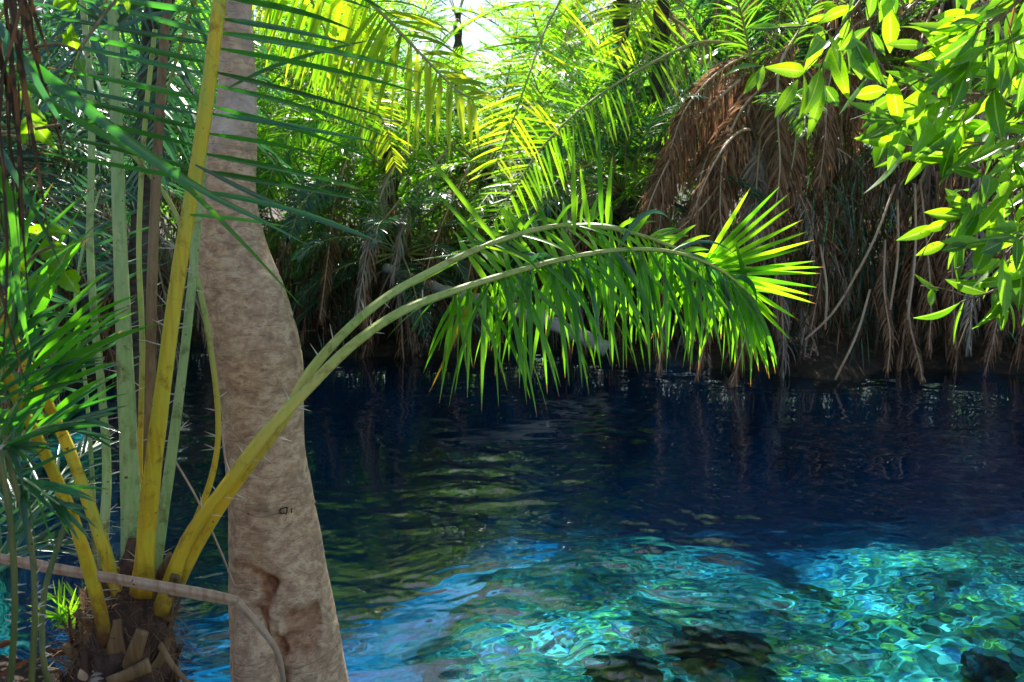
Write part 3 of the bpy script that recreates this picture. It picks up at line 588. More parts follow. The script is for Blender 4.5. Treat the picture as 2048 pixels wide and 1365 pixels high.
# ------------------------------------------------------------------ palms of the far and left banks (templates, then copies)
def arc(e0, L, sag, n=9, y=0.):
    """leaf midrib growing along +X from elevation e0, bending by sag over its length"""
    p = np.zeros(3); out = [p.copy()]; e = e0
    for k in range(n-1):
        p = p+np.array([math.cos(e), y*k/n, math.sin(e)])*L/(n-1); out.append(p.copy()); e -= sag/(n-1)*(.5+k/(n-1))
    return np.array(out)
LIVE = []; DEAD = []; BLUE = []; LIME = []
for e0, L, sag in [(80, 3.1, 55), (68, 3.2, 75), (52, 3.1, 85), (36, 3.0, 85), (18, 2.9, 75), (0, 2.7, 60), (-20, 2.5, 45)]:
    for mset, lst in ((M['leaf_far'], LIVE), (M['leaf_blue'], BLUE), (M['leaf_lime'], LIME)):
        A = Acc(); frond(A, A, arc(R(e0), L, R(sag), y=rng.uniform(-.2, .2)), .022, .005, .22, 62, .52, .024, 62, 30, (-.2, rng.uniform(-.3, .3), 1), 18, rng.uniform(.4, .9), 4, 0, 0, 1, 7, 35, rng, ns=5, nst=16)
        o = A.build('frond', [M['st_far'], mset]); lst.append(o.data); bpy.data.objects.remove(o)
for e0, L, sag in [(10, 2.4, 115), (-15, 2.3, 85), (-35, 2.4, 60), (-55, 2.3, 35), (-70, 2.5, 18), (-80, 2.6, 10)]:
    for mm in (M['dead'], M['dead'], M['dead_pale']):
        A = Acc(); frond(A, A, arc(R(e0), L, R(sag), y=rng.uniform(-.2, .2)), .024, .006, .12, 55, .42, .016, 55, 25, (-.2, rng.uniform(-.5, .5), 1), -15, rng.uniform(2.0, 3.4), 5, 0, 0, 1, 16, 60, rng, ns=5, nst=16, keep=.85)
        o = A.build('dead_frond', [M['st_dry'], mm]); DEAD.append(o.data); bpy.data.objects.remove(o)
pr = random.Random(5)
def far_palm(x, y, h, label, nl, nd, sets=LIVE, s=1.0, lean=(0, 0), elmin=0, deadset=None, nhang=0, group='palms on the far bank'):
    z0 = float(terrain(np.array(x), np.array(y)))-.1
    e = thing('date_palm', label, 'palm', (x, y, z0), group)
    A = Acc(); tp = np.array([lean[0], lean[1], h]); P = resample([(0, 0, 0), tp*.5+np.array([lean[0]*-.1, 0, 0]), tp], 40)
    rr = .15+.03*np.sin(np.arange(40)*2.1)+.01*np.sin(np.arange(40)*5.7); rr[-6:] *= np.linspace(1.2, .7, 6); tube(A, P, rr*s, 12, 0)
    A.build('trunk', M['farbark'], e)
    def put(me, nm, az, sc_, dz=0., tilt=0.):
        o = link(nm, me, e); o.location = (tp[0]+.08*math.cos(az), tp[1]+.08*math.sin(az), tp[2]+dz); o.rotation_euler = (pr.uniform(-.25, .25), tilt, az); o.scale = (sc_,)*3
    az = pr.uniform(0, 6)
    nl = int(nl*1.45)
    for k in range(nl):
        az += 2.39996+pr.uniform(-.3, .3); q = min(len(sets)-1, elmin+int((k+pr.random())/nl*(len(sets)-elmin))); put(sets[q], 'frond', az, s*pr.uniform(.85, 1.15), 0, pr.uniform(-.1, .1))
    for k in range(nd):
        az += 2.39996+pr.uniform(-.3, .3); q = pr.randrange(len(DEAD)) if deadset is None else pr.choice(deadset); put(DEAD[q], 'dead_frond', az, s*pr.uniform(.8, 1.25), -pr.uniform(.05, .5), pr.uniform(-.1, .15))
    for k in range(nhang):
        az += 2.39996+pr.uniform(-.3, .3); put(DEAD[pr.randrange(9, 18)], 'dead_frond', az, s*pr.uniform(.8, 1.3), -pr.uniform(.5, max(.6, h-1.6)), pr.uniform(-.1, .15))
    return e, np.array([x, y, z0])+tp
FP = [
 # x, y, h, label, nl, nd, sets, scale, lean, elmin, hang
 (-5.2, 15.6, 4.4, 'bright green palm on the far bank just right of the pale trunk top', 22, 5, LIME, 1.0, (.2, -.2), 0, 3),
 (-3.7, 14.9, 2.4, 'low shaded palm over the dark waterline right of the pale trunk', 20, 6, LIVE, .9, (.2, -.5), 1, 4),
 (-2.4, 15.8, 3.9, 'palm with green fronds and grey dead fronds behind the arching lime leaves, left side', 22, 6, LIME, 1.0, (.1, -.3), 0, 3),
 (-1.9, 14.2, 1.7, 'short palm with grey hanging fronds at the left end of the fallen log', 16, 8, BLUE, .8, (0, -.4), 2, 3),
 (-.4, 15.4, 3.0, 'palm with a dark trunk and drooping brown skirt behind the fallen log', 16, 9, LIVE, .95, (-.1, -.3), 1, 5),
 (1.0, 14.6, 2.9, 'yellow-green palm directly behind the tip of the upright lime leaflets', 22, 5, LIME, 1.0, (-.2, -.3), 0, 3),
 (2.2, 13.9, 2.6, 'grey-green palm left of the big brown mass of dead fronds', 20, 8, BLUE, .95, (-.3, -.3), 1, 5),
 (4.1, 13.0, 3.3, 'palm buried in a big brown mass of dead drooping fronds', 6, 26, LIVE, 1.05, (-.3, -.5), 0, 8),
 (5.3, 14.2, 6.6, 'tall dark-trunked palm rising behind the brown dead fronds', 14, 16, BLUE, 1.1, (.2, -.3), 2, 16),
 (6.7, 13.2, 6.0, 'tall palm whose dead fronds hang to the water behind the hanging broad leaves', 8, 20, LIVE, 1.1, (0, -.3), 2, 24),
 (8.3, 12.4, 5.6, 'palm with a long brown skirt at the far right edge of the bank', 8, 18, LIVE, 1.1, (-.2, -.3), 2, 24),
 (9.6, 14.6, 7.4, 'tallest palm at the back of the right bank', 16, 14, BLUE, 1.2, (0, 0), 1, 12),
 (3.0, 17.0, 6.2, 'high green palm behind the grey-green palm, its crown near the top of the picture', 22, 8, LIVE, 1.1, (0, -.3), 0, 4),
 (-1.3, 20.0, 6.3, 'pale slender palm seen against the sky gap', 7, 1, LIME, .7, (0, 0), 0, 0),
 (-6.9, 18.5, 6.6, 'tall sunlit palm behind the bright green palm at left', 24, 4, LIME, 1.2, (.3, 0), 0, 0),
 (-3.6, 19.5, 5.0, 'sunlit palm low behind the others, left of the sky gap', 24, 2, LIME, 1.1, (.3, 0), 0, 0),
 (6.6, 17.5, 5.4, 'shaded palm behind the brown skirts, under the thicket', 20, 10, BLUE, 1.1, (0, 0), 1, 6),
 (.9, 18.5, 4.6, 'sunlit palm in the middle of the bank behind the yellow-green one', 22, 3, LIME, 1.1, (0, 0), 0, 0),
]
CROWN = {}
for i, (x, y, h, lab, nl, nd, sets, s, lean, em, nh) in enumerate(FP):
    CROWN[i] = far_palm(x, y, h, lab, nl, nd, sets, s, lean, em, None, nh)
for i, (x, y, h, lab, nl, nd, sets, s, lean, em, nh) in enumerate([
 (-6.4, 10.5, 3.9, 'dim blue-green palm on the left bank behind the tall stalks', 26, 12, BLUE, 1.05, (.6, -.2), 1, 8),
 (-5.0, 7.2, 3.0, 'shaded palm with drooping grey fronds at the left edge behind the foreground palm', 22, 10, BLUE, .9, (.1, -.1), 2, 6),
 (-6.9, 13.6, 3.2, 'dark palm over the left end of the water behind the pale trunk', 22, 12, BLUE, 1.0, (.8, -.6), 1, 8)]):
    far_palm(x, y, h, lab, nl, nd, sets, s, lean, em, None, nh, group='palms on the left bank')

# particular fronds the photograph shows, grown from those palms
def hero(owner, px, ds, mats, L, W, t0=.15, n=60, up=(0, -1, .5), droop=.3, a0=65, a1=35, lift=5, r=(.02, .005), dead=False, Lr=None, jit=6, seg=5, lprof=LPROF, keep=1., name=None, twist=25, label=None):
    e = owner; dd = np.interp(np.linspace(0, 1, len(px)), np.linspace(0, 1, len(ds)), ds)
    pts = [Pt(x, y, q) for (x, y), q in zip(px, dd)]
    A = Acc(); frond(A, A, pts, r[0], r[1], t0, n, L, W, a0, a1, up, lift, droop, seg, 0, 0, 1, jit, twist, rng, Lr=Lr, lprof=lprof, keep=keep, ns=6)
    o = A.build(name or ('dead_frond' if dead else 'frond'), mats, e); o.location = tuple(-np.array(e.location))
    if label: o['label'] = label
    return o
ST = M['st_far']
left_tall = thing('tall_palm', 'tall palm above the picture whose arching frond hangs down left of the sky gap', 'palm', (-2.7, 6.6, 0))
A = Acc(); tube(A, resample([(-3.4, 6.9, -1.0), (-3.1, 6.8, 2.2), (-2.5, 6.2, 4.6)], 40), .11+.012*np.sin(np.arange(40)*2), 12)
_o = A.build('trunk', M['farbark'], left_tall); _o.location = (2.7, -6.6, 0)
hero(left_tall, [(470, -290), (600, -120), (735, 0), (800, 65), (862, 130), (910, 178), (945, 200)], [5.7, 5.2, 5.2], [ST, M['leaf_gold']], .98, .034, .08, 56, (.3, -1, .25), .9, 68, 50, 0, (.03, .006), Lr=.55)
hero(left_tall, [(400, -350), (500, -180), (600, -40), (650, 60), (680, 130)], [6, 5.6, 5.6], [ST, M['leaf_lime']], .75, .032, .1, 44, (.3, -1, .4), .6, 65, 40, 0, (.026, .006))
hero(left_tall, [(380, -330), (330, -190), (250, -60), (180, 60), (120, 200)], [6, 5.6, 5.2], [ST, M['leaf_blue']], .85, .030, .1, 50, (-.3, -1, .4), .8, 65, 40, 0, (.026, .006))
hero(left_tall, [(420, -330), (420, -120), (370, 60), (330, 200), (300, 330)], [6, 5.9, 5.6], [ST, M['leaf_blue']], .8, .028, .1, 50, (-.3, -1, .6), .9, 65, 40, 0, (.026, .006))
for px_, ds_, mm_, L_ in [([(520, 20), (600, 70), (680, 160), (740, 260)], [11.5, 10.5], 'leaf_lime', .7), ([(760, 330), (700, 260), (630, 240), (560, 280)], [12.5, 11.5], 'leaf_lime', .6), ([(880, 310), (820, 250), (750, 245), (690, 290)], [12.8, 11.8], 'leaf_lime', .6),
        ([(600, 180), (650, 150), (720, 180), (770, 250), (790, 330)], [12.5, 11.5], 'leaf_gold', .6), ([(620, 320), (580, 300), (550, 330), (530, 400)], [12.8, 12.2], 'leaf_lime', .5), ([(720, 380), (660, 370), (610, 400), (580, 470)], [13, 12.2], 'leaf_blue', .5)]:
    hero(CROWN[0][0], px_, ds_, [ST, M[mm_]], L_, .028, .1, 50, (0, -1, .4), .5, 68, 40, 0, (.02, .005))
h2 = thing('arching_palm', 'palm above the picture whose yellow-green frond arches down beside the sky gap', 'palm', (1.3, 10.8, 0))
A = Acc(); tube(A, resample([(1.9, 15.5, -.3), (1.9, 14.5, 4.2), (1.5, 11.6, 7.0)], 50), .13+.014*np.sin(np.arange(50)*2), 12)
_o = A.build('trunk', M['farbark'], h2); _o.location = (-1.3, -10.8, 0)
hero(h2, [(1215, -230), (1150, -60), (1090, 60), (1058, 150), (1030, 230), (1003, 300), (985, 345)], [11.4, 9.6, 9.2], [ST, M['leaf_gold']], .95, .030, .1, 64, (0, -1, .2), .25, 75, 50, 0, (.03, .006))
hero(h2, [(1230, -230), (1300, -60), (1260, 40), (1230, 110)], [11.4, 10, 10], [ST, M['leaf_gold']], .8, .030, .1, 50, (0, -1, .2), .3, 75, 50, 0, (.03, .006))
hero(CROWN[7][0], [(1478, 90), (1400, 85), (1320, 118), (1230, 170), (1150, 228), (1080, 300), (1020, 390), (985, 440)], [12.2, 10.4, 9.8], [ST, M['leaf_lime']], .85, .030, .12, 70, (0, -1, .3), .25, 72, 48, 0, (.03, .006))
hero(CROWN[5][0], [(1180, 330), (1130, 350), (1080, 400), (1040, 440), (1000, 470)], [12.2, 10.4, 9.8], [ST, M['leaf_lime']], .6, .028, .1, 44, (0, -1, .3), .3, 72, 40, 0, (.02, .005))
hero(CROWN[6][0], [(1270, 320), (1210, 260), (1150, 250), (1090, 290), (1050, 350)], [13.2, 12, 11.5], [ST, M['leaf_blue']], .6, .028, .1, 44, (0, -1, .3), .3, 72, 40, 0, (.02, .005))
for px_, ds_, mm_ in [
  ([(1560, 130), (1470, 160), (1390, 230), (1330, 320), (1295, 430)], [12.2, 11.4], 'dead'),
  ([(1540, 150), (1440, 200), (1370, 290), (1330, 380), (1318, 470)], [12.2, 11.2], 'dead'),
  ([(1550, 120), (1500, 170), (1440, 260), (1400, 360), (1390, 470)], [12.2, 11.0], 'dead'),
  ([(1560, 130), (1540, 190), (1520, 290), (1512, 400), (1510, 490)], [12.1, 10.8], 'dead_pale'),
  ([(1570, 130), (1590, 180), (1590, 290), (1570, 400)], [12.1, 11.2], 'dead'),
  ([(1500, 210), (1470, 300), (1430, 380), (1380, 440), (1340, 470)], [11.6, 10.8], 'dead'),
  ([(1560, 110), (1620, 150), (1650, 240), (1640, 360)], [12.2, 11.6], 'dead'),
  ([(1580, 100), (1500, 110), (1430, 150), (1370, 220), (1340, 300)], [12.0, 11.0], 'dead'),
  ([(1570, 140), (1490, 210), (1450, 300), (1440, 400), (1445, 480)], [11.8, 10.8], 'dead'),
  ([(1600, 60), (1560, 130), (1555, 230), (1560, 330), (1550, 430)], [11.8, 10.8], 'dead'),
  ([(1480, 160), (1400, 230), (1350, 300), (1310, 380), (1285, 450)], [11.6, 10.8], 'dead')]:
    hero(CROWN[7][0], px_, ds_, [M['st_dry'], M[mm_]], .62, .024, .06, 130, (0, -1, .6), 2.6, 55, 25, -15, (.025, .006), True, jit=12, seg=6, twist=60)
for px_ in ([(1320, 480), (1330, 560), (1325, 650), (1318, 745)], [(1420, 500), (1425, 590), (1410, 680), (1395, 750)], [(1500, 560), (1495, 650), (1475, 730), (1462, 770)]):
    hero(CROWN[7][0], px_, [11.4, 11.0], [M['st_dry'], M['dead']], .35, .018, .05, 60, (0, -1, .6), 3, 40, 20, -15, (.02, .006), True, jit=12, twist=60)

for ow, px_, ds_, mm_, L_ in [
  (9, [(1880, 330), (1900, 420), (1905, 560), (1912, 700)], [12.4, 11.2], 'dead', .5), (9, [(1840, 360), (1852, 470), (1862, 600), (1858, 700)], [12.4, 11.2], 'dead', .45),
  (10, [(1960, 340), (1955, 450), (1945, 590), (1938, 695)], [12, 10.8], 'dead_pale', .5), (9, [(1770, 480), (1768, 580), (1780, 670), (1775, 745)], [12, 11], 'dead', .3),
  (9, [(1815, 600), (1822, 660), (1838, 720), (1845, 762)], [12, 11], 'dead', .25), (10, [(2010, 330), (2015, 450), (2000, 600), (1985, 690)], [12, 10.8], 'dead', .5),
  (8, [(1640, 330), (1650, 440), (1640, 560), (1622, 660)], [12.6, 11.4], 'dead', .4), (9, [(1720, 40), (1745, 110), (1760, 220), (1765, 330)], [12.4, 11.4], 'dead_pale', .5),
  (9, [(1780, 20), (1700, 60), (1660, 160), (1650, 280)], [12.4, 11.2], 'dead', .55), (9, [(1800, 0), (1850, 80), (1870, 200), (1865, 330)], [12.4, 11.2], 'dead', .55),
  (4, [(920, 270), (870, 330), (810, 440), (785, 560)], [13.8, 12.2], 'dead_pale', .45), (4, [(950, 320), (905, 400), (860, 520), (835, 640)], [13.8, 12.2], 'dead', .5),
  (3, [(830, 270), (770, 370), (735, 500), (712, 640)], [13.4, 12.2], 'dead_pale', .45), (3, [(800, 400), (750, 470), (730, 580), (738, 680)], [13.2, 12.2], 'dead', .4),
  (1, [(700, 300), (670, 400), (655, 520), (640, 640)], [13.6, 12.6], 'dead', .45), (4, [(960, 380), (950, 480), (930, 590), (905, 690)], [13.6, 12.2], 'dead', .4)]:
    hero(CROWN[ow][0], px_, ds_, [M['st_dry'], M[mm_]], L_, .020, .05, 80, (0, -1, .6), 2.8, 45, 22, -15, (.02, .006), True, jit=13, seg=5, twist=60)
# thin bare stems hanging in the dark on the right
for i, (x0, y0, x1, y1, lab) in enumerate([(1790, 370, 1690, 590, 'thin bare stem slanting down to the left between the brown skirts, upper one'), (1795, 400, 1780, 620, 'thin bare stem hanging nearly straight under the broad leaves'),
        (1740, 580, 1670, 760, 'thin pale stem slanting into the water at the foot of the brown skirts'), (1690, 590, 1610, 680, 'thin reddish stem sloping down left over the water'), (1830, 370, 1815, 640, 'thin grey stem hanging right of the straight one'), (1640, 490, 1650, 660, 'short thin stem hanging left of the slanting stems')]):
    A = Acc(); d = 11.2; m_ = Pt((x0+x1)/2+8, (y0+y1)/2, d); tube(A, resample([Pt(x0, y0, d+.4), m_, Pt(x1, y1, d)], 14), .018, 6)
    tag(A.build('hanging_stem', M['st_dry']), lab, 'stem', 'thin stems at the foot of the palms')
# fallen grey log across the waterline
A = Acc(); q = resample([Pt(770, 535, 13.2), Pt(870, 575, 12.8), Pt(960, 600, 12.5), Pt(1060, 630, 12.2), Pt(1150, 668, 12.1), Pt(1215, 700, 12.0)], 50)
tube(A, q+rng.normal(0, .006, q.shape), np.linspace(.07, .12, 50)+.008*np.sin(np.arange(50)*1.7), 12, 0)
log = A.build('fallen_log', M['log']); tag(log, 'bare grey fallen log sloping down to the far waterline behind the lime leaves', 'log')
A = Acc(); tube(A, resample([Pt(1000, 610, 12.4), Pt(1035, 585, 12.6), Pt(1010, 545, 12.8)], 16), np.linspace(.06, .03, 16), 8); tube(A, resample([Pt(1070, 635, 12.2), Pt(1120, 610, 12.5), Pt(1150, 560, 12.8)], 16), np.linspace(.05, .025, 16), 8)
A.build('limb', M['log'], log)

# ------------------------------------------------------------------ trees behind
def broad_tree_mesh(seed, H, spread, nleaf, size):
    r = np.random.default_rng(seed); T = Acc(); tp = np.array([0, 0, H*.55]); tube(T, resample([(0, 0, -.4), (.15, .1, H*.28), tp], 20), np.linspace(.2, .11, 20), 10)
    cs, rs = [], []
    for k in range(15):
        az = k*2.4+r.uniform(-.3, .3); el = r.uniform(.0, 1.3); L = spread*r.uniform(.5, 1); e = tp*r.uniform(.6, 1)+np.array([math.cos(az)*math.cos(el), math.sin(az)*math.cos(el), math.sin(el)*1.1])*L
        s0 = tp*r.uniform(.5, 1); p = resample([s0, (s0+e)/2+[0, 0, .3], e], 10); tube(T, p, np.linspace(.07, .015, 10), 6)
        for q in range(3): cs.append(p[-1-2*q]+r.normal(0, .35, 3)); rs.append(r.uniform(.5, 1.05))
    C = crown_mesh('c', cs, rs, nleaf, size, seed+50, None); return T, C
BT = []
for sd, H, sp, nlf, sz in [(1, 9, 3.4, 16000, .17), (2, 11, 3.8, 20000, .17), (3, 8, 3.2, 15000, .16)]:
    T, C = broad_tree_mesh(sd, H, sp, nlf, sz); a_ = T.build('trunk', M['farbark']); b_ = C.build('crown', M['tree_leaf']); BT.append((a_.data, b_.data)); bpy.data.objects.remove(a_); bpy.data.objects.remove(b_)
for i, (x, y, k, s, rz, lab) in enumerate([
  (-9.5, 23, 0, 1.05, 0, 'leafy tree behind the palms at the far left'), (-5.8, 25, 2, .95, 2, 'leafy tree left of the sky gap'), (-3.6, 30, 0, .6, 3, 'small distant leafy tree low in the sky gap'),
  (2.6, 27, 2, 1.0, 1, 'leafy tree right of the sky gap'), (5.6, 23, 1, 1.0, 2.5, 'dark leafy tree behind the tall dark-trunked palm'), (8.6, 20.5, 0, 1.1, 1.1, 'dense leafy tree filling the back of the brown skirts'),
  (12.2, 19, 1, 1.0, 4, 'dense leafy tree behind the right edge of the bank'), (11.2, 16, 2, 1.0, .5, 'low leafy tree at the far right behind the broad leaves'), (6.2, 19.0, 2, .62, 5, 'low bushy tree in the dark thicket at right'), (9.0, 17.4, 2, .6, 3, 'bushy undergrowth tree below the right palms'),
  (3.4, 20.5, 0, .62, 4, 'low bushy tree behind the grey-green palm'), (-1.6, 23.5, 2, .55, 1, 'low bushy sunlit tree under the sky gap'), (-7.2, 20.5, 0, .6, 2, 'low bushy tree behind the left palms')]):
    z0 = float(terrain(np.array(float(x)), np.array(float(y))))
    e = thing('leafy_tree', lab, 'tree', (x, y, z0), 'leafy trees behind the palms'); e.scale = (s,)*3; e.rotation_euler = (0, 0, rz)
    link('trunk', BT[k][0], e); link('crown', BT[k][1], e)

# ------------------------------------------------------------------ broad-leaved branch hanging in at the upper right
bt = thing('overhanging_tree', 'broad-leaved tree whose bright lime leafy branches hang in at the upper right', 'tree', (3.4, 2.6, 0))
A = Acc(); tube(A, resample([(3.4, 2.6, -.6), (3.3, 2.6, 1.5), (3.0, 2.9, 3.0), (2.6, 3.3, 4.6)], 40), np.linspace(.12, .07, 40), 14)
def bchild(A, nm, m_):
    o = A.build(nm, m_, bt); o.location = (-3.4, -2.6, 0); return o
bchild(A, 'trunk', M['farbark'])
BR = [  # pixel path of each branch, depth
 [(2150, -260), (1960, -160), (1800, -60), (1700, 15), (1620, 50), (1560, 55)],
 [(2150, -160), (2060, -20), (1960, 60), (1870, 140), (1790, 190)],
 [(2180, -60), (2090, 90), (2000, 170), (1900, 215), (1800, 250)],
 [(2200, 60), (2100, 200), (2010, 270), (1900, 300), (1800, 290)],
 [(2200, 220), (2090, 330), (2020, 390), (1940, 430), (1870, 455)],
 [(2200, 400), (2090, 500), (2050, 540), (1990, 580), (1920, 605)],
 [(2200, 320), (2100, 430), (2040, 480), (2000, 520)],
 [(2170, -200), (2080, -80), (2020, 20), (1950, 70)],
 [(2000, -300), (1880, -170), (1770, -60), (1700, 30), (1660, 90), (1640, 140)],
 [(2200, 130), (2080, 220), (1960, 190), (1850, 200), (1780, 230)],
]
BD = [2.4, 2.3, 2.2, 2.25, 2.3, 2.25, 2.15, 2.1, 2.2, 2.4]
SUNP = np.array(SD)
def bleaf(LA, b, tipv, L, Wd, rg, m_=0):
    rel = np.asarray(b)-CO; x = 1024+(rel@CR)/(rel@CF)*F; y = 682.5-(rel@CU)/(rel@CF)*F
    if (x < 1740 and y > 190) or (x < 1850 and y > 330) or y > 650 or (495 < y < 560 and x < 1960): return   # where the boughs end
    k_ = rg.uniform(.72, 1.1); L *= k_; Wd *= k_
    d = nrm(np.asarray(tipv, float)); nor = nrm(-CF*.9+SUNP*.3+rg.normal(0, .45, 3))
    blade(LA, b, b+d*L, Wd, nor, rg.uniform(-.1, .16), rg.uniform(.1, .45), m_, 8)
for bi, (px, d) in enumerate(zip(BR, BD)):
    A = Acc(); LA = Acc(); P = resample([Pt(x, y, d) for x, y in px], 44); tube(A, P, np.linspace(.009, .0022, 44), 6)
    k0 = 12 if bi not in (0,) else 16
    for j in range(k0, 44, 2):
        b = P[j]; T = nrm(P[min(43, j+1)]-P[j-1]); sg = 1 if (j//2) % 2 else -1
        perp = nrm(np.cross(T, CF)); dirv = T*rng.uniform(.5, 1.1)+perp*sg*rng.uniform(.5, 1.0)+CF*rng.normal(0, .35)-CU*rng.uniform(.1, .6)
        if rng.random() < .42:
            e_ = b+nrm(dirv)*rng.uniform(.08, .17); tube(A, resample([b, (b+e_)/2+CU*.008, e_], 6), .0016, 5)
            for q in range(3):
                dv = nrm(dirv)+perp*(q-1)*.8*1+rng.normal(0, .2, 3)-CU*.25; bleaf(LA, e_ if q == 1 else b+(e_-b)*rng.uniform(.5, .9), dv, rng.uniform(.08, .165), rng.uniform(.028, .05), rng)
        else: bleaf(LA, b, dirv, rng.uniform(.09, .18), rng.uniform(.032, .055), rng)
    bleaf(LA, P[-1], nrm(P[-1]-P[-3]), .13, .04, rng)
    o = bchild(A, 'branch', M['twig']); LA.build('foliage', [M['broad'], M['orange_leaf']], o)
LA = Acc()  # a denser clump filling the corner
for _ in range(130):
    x = rng.uniform(1880, 2150); y = rng.uniform(-60, 480); 
    if rng.random() > sstep(np.array((x-1840)/190)): continue
    bleaf(LA, Pt(x, y, rng.uniform(2.1, 2.9)), [rng.normal(-.4, .6), rng.normal(0, .5), rng.normal(-.6, .5)], rng.uniform(.09, .16), rng.uniform(.03, .05), rng)
bleaf(LA, Pt(2030, 5, 2.15), [-.15, 0, -1], .1, .04, rng, 1)
LA.build('foliage', [M['broad'], M['orange_leaf']], bt).location = (-3.4, -2.6, 0)

# unseen limbs and leaf clumps added high over the pool to dapple the shallows
A = Acc(); cs, rs = [], []
for (x1, y1, z1) in [(4.6, 9.5, 6.6), (3.0, 10.2, 7.0), (1.4, 9.4, 6.9), (5.6, 8.4, 6.2), (.2, 10.4, 7.4), (2.6, 8.7, 6.3), (-1.0, 9.2, 6.9), (4.0, 11.0, 7.4)]:
    P_ = resample([(2.6, 3.3, 4.6), (2.6+(x1-2.6)*.5, 3.3+(y1-3.3)*.5, 5.6+(z1-6.6)*.5+.5), (x1, y1, z1)], 24); tube(A, P_, np.linspace(.06, .012, 24), 8)
    for q in (23, 21, 19, 16):
        cs.append(P_[q]+rng.normal(0, .45, 3)*[1, 1, .5]); rs.append(rng.uniform(.3, .62))
bchild(A, 'limb', M['farbark'])
crown_mesh('c', cs, rs, 9500, .15, 91, None, .4).build('crown', M['broad'], bt).location = (-3.4, -2.6, 0)

# ------------------------------------------------------------------ left edge: vine, second palm clump, sapling, litter
vp = thing('edge_palm', 'palm at the left edge with dark hanging dead leaves and wide shiny leaflets reaching in', 'palm', (-2.3, 1.7, .6))
A = Acc(); tube(A, resample([(-2.3, 1.7, .3), (-2.25, 1.75, 1.6), (-2.1, 1.9, 2.9)], 30), .12+.01*np.sin(np.arange(30)*2.2), 12); 
_o = A.build('trunk', M['farbark'], vp); _o.location = (2.3, -1.7, -.6)
A = Acc()   # dead leaves hanging down the left edge
for _ in range(36):
    x = rng.uniform(-60, 62) if rng.random() < .75 else rng.uniform(-40, 20); y0 = rng.uniform(-160, 60) if x > 10 else rng.uniform(-160, 560); d = rng.uniform(1.5, 1.9)
    L = rng.uniform(.2, .38) if x > 25 else rng.uniform(.35, .6)
    strips(A, Pt(x, y0, d)[None], np.array([[rng.normal(0, .08), 0, -1.]]), np.array([[1., rng.normal(0, .6), 0]]), L, rng.uniform(.005, .015), 0, 6, .5, 0, wob=.05, rng=rng)
_o = A.build('dead_leaf', M['dead_dark'], vp); _o.location = (2.3, -1.7, -.6); _o['kind'] = 'stuff'
A = Acc()
def ribbon(pts, W, m_, wdv=CU, ds=1.7):
    P = resample([Pt(x, y, d) for x, y, d in pts], 16); T = nrm(np.gradient(P, axis=0)); wd = np.cross(T, CF); wd = nrm(wd+CF[None]*.25)
    hw = W/2*np.interp(np.linspace(0, 1, 16), PROF[:, 0], PROF[:, 1]); nn = np.cross(T, wd)
    V = np.stack([P-wd*hw[:, None]+nn*hw[:, None]*.4, P, P+wd*hw[:, None]+nn*hw[:, None]*.4], 1); i = (np.arange(15)*3)[:, None]+np.arange(2)[None]
    A.add(V, np.stack([i, i+1, i+4, i+3], -1), m_)
for r_ in [([(-120, 20, 1.7), (60, 130, 1.7), (240, 270, 1.75), (410, 385, 1.85), (520, 440, 1.9), (618, 492, 1.95)], .026, 2), ([(-60, -20, 1.6), (40, 110, 1.6), (110, 225, 1.65), (160, 305, 1.7)], .018, 1), ([(-40, 230, 1.6), (30, 350, 1.6), (80, 440, 1.65), (125, 540, 1.7)], .013, 1),
           ([(-80, 60, 1.8), (120, 220, 1.85), (330, 340, 1.95), (470, 470, 2.0), (605, 615, 2.1)], .018, 0), ([(390, 330, 2.1), (520, 395, 2.2), (660, 450, 2.3), (800, 497, 2.4)], .014, 1), ([(380, 430, 2.15), (440, 435, 2.2), (520, 445, 2.2), (580, 455, 2.25)], .012, 0),
           ([(460, 175, 2.3), (560, 130, 2.4), (680, 95, 2.4), (760, 78, 2.5)], .016, 0), ([(-60, 640, 1.7), (20, 560, 1.7), (60, 700, 1.7)], .02, 0), ([(-20, 300, 1.65), (25, 420, 1.7), (35, 560, 1.7), (38, 640, 1.7)], .02, 0)]: ribbon(*r_)
_o = A.build('leaflet', [M['leaf_near'], M['leaf_blue'], M['leaf_mid']], vp); _o.location = (2.3, -1.7, -.6)
# vine with lobed bright leaves
VPROF = np.array([[0, .3], [.1, .85], [.25, 1], [.38, .72], [.5, .85], [.62, .5], [.78, .3], [1, .02]])
vine = thing('climbing_vine', 'thin vine with bright ragged leaves along the left edge', 'vine', Pt(-40, 700, 1.9))
def vch(A, nm, m_):
    o = A.build(nm, m_, vine); o.location = tuple(-np.array(vine.location)); return o
A = Acc()
for q in ([(-60, 110, 1.9), (40, 100, 1.9), (110, 88, 1.9), (150, 100, 1.9)], [(-40, 270, 1.9), (40, 262, 1.9), (135, 248, 1.9)], [(230, 0, 2.0), (190, 55, 1.95), (158, 100, 1.9)], [(-40, 700, 1.9), (20, 600, 1.9), (60, 520, 1.9), (110, 490, 1.9)], [(-40, 700, 1.9), (-30, 400, 1.9), (-40, 110, 1.9)], [(230, 0, 2.0), (260, -80, 2)]):
    tube(A, resample([Pt(*z) for z in q], 14), .004, 6)
vch(A, 'stem', M['twig'])
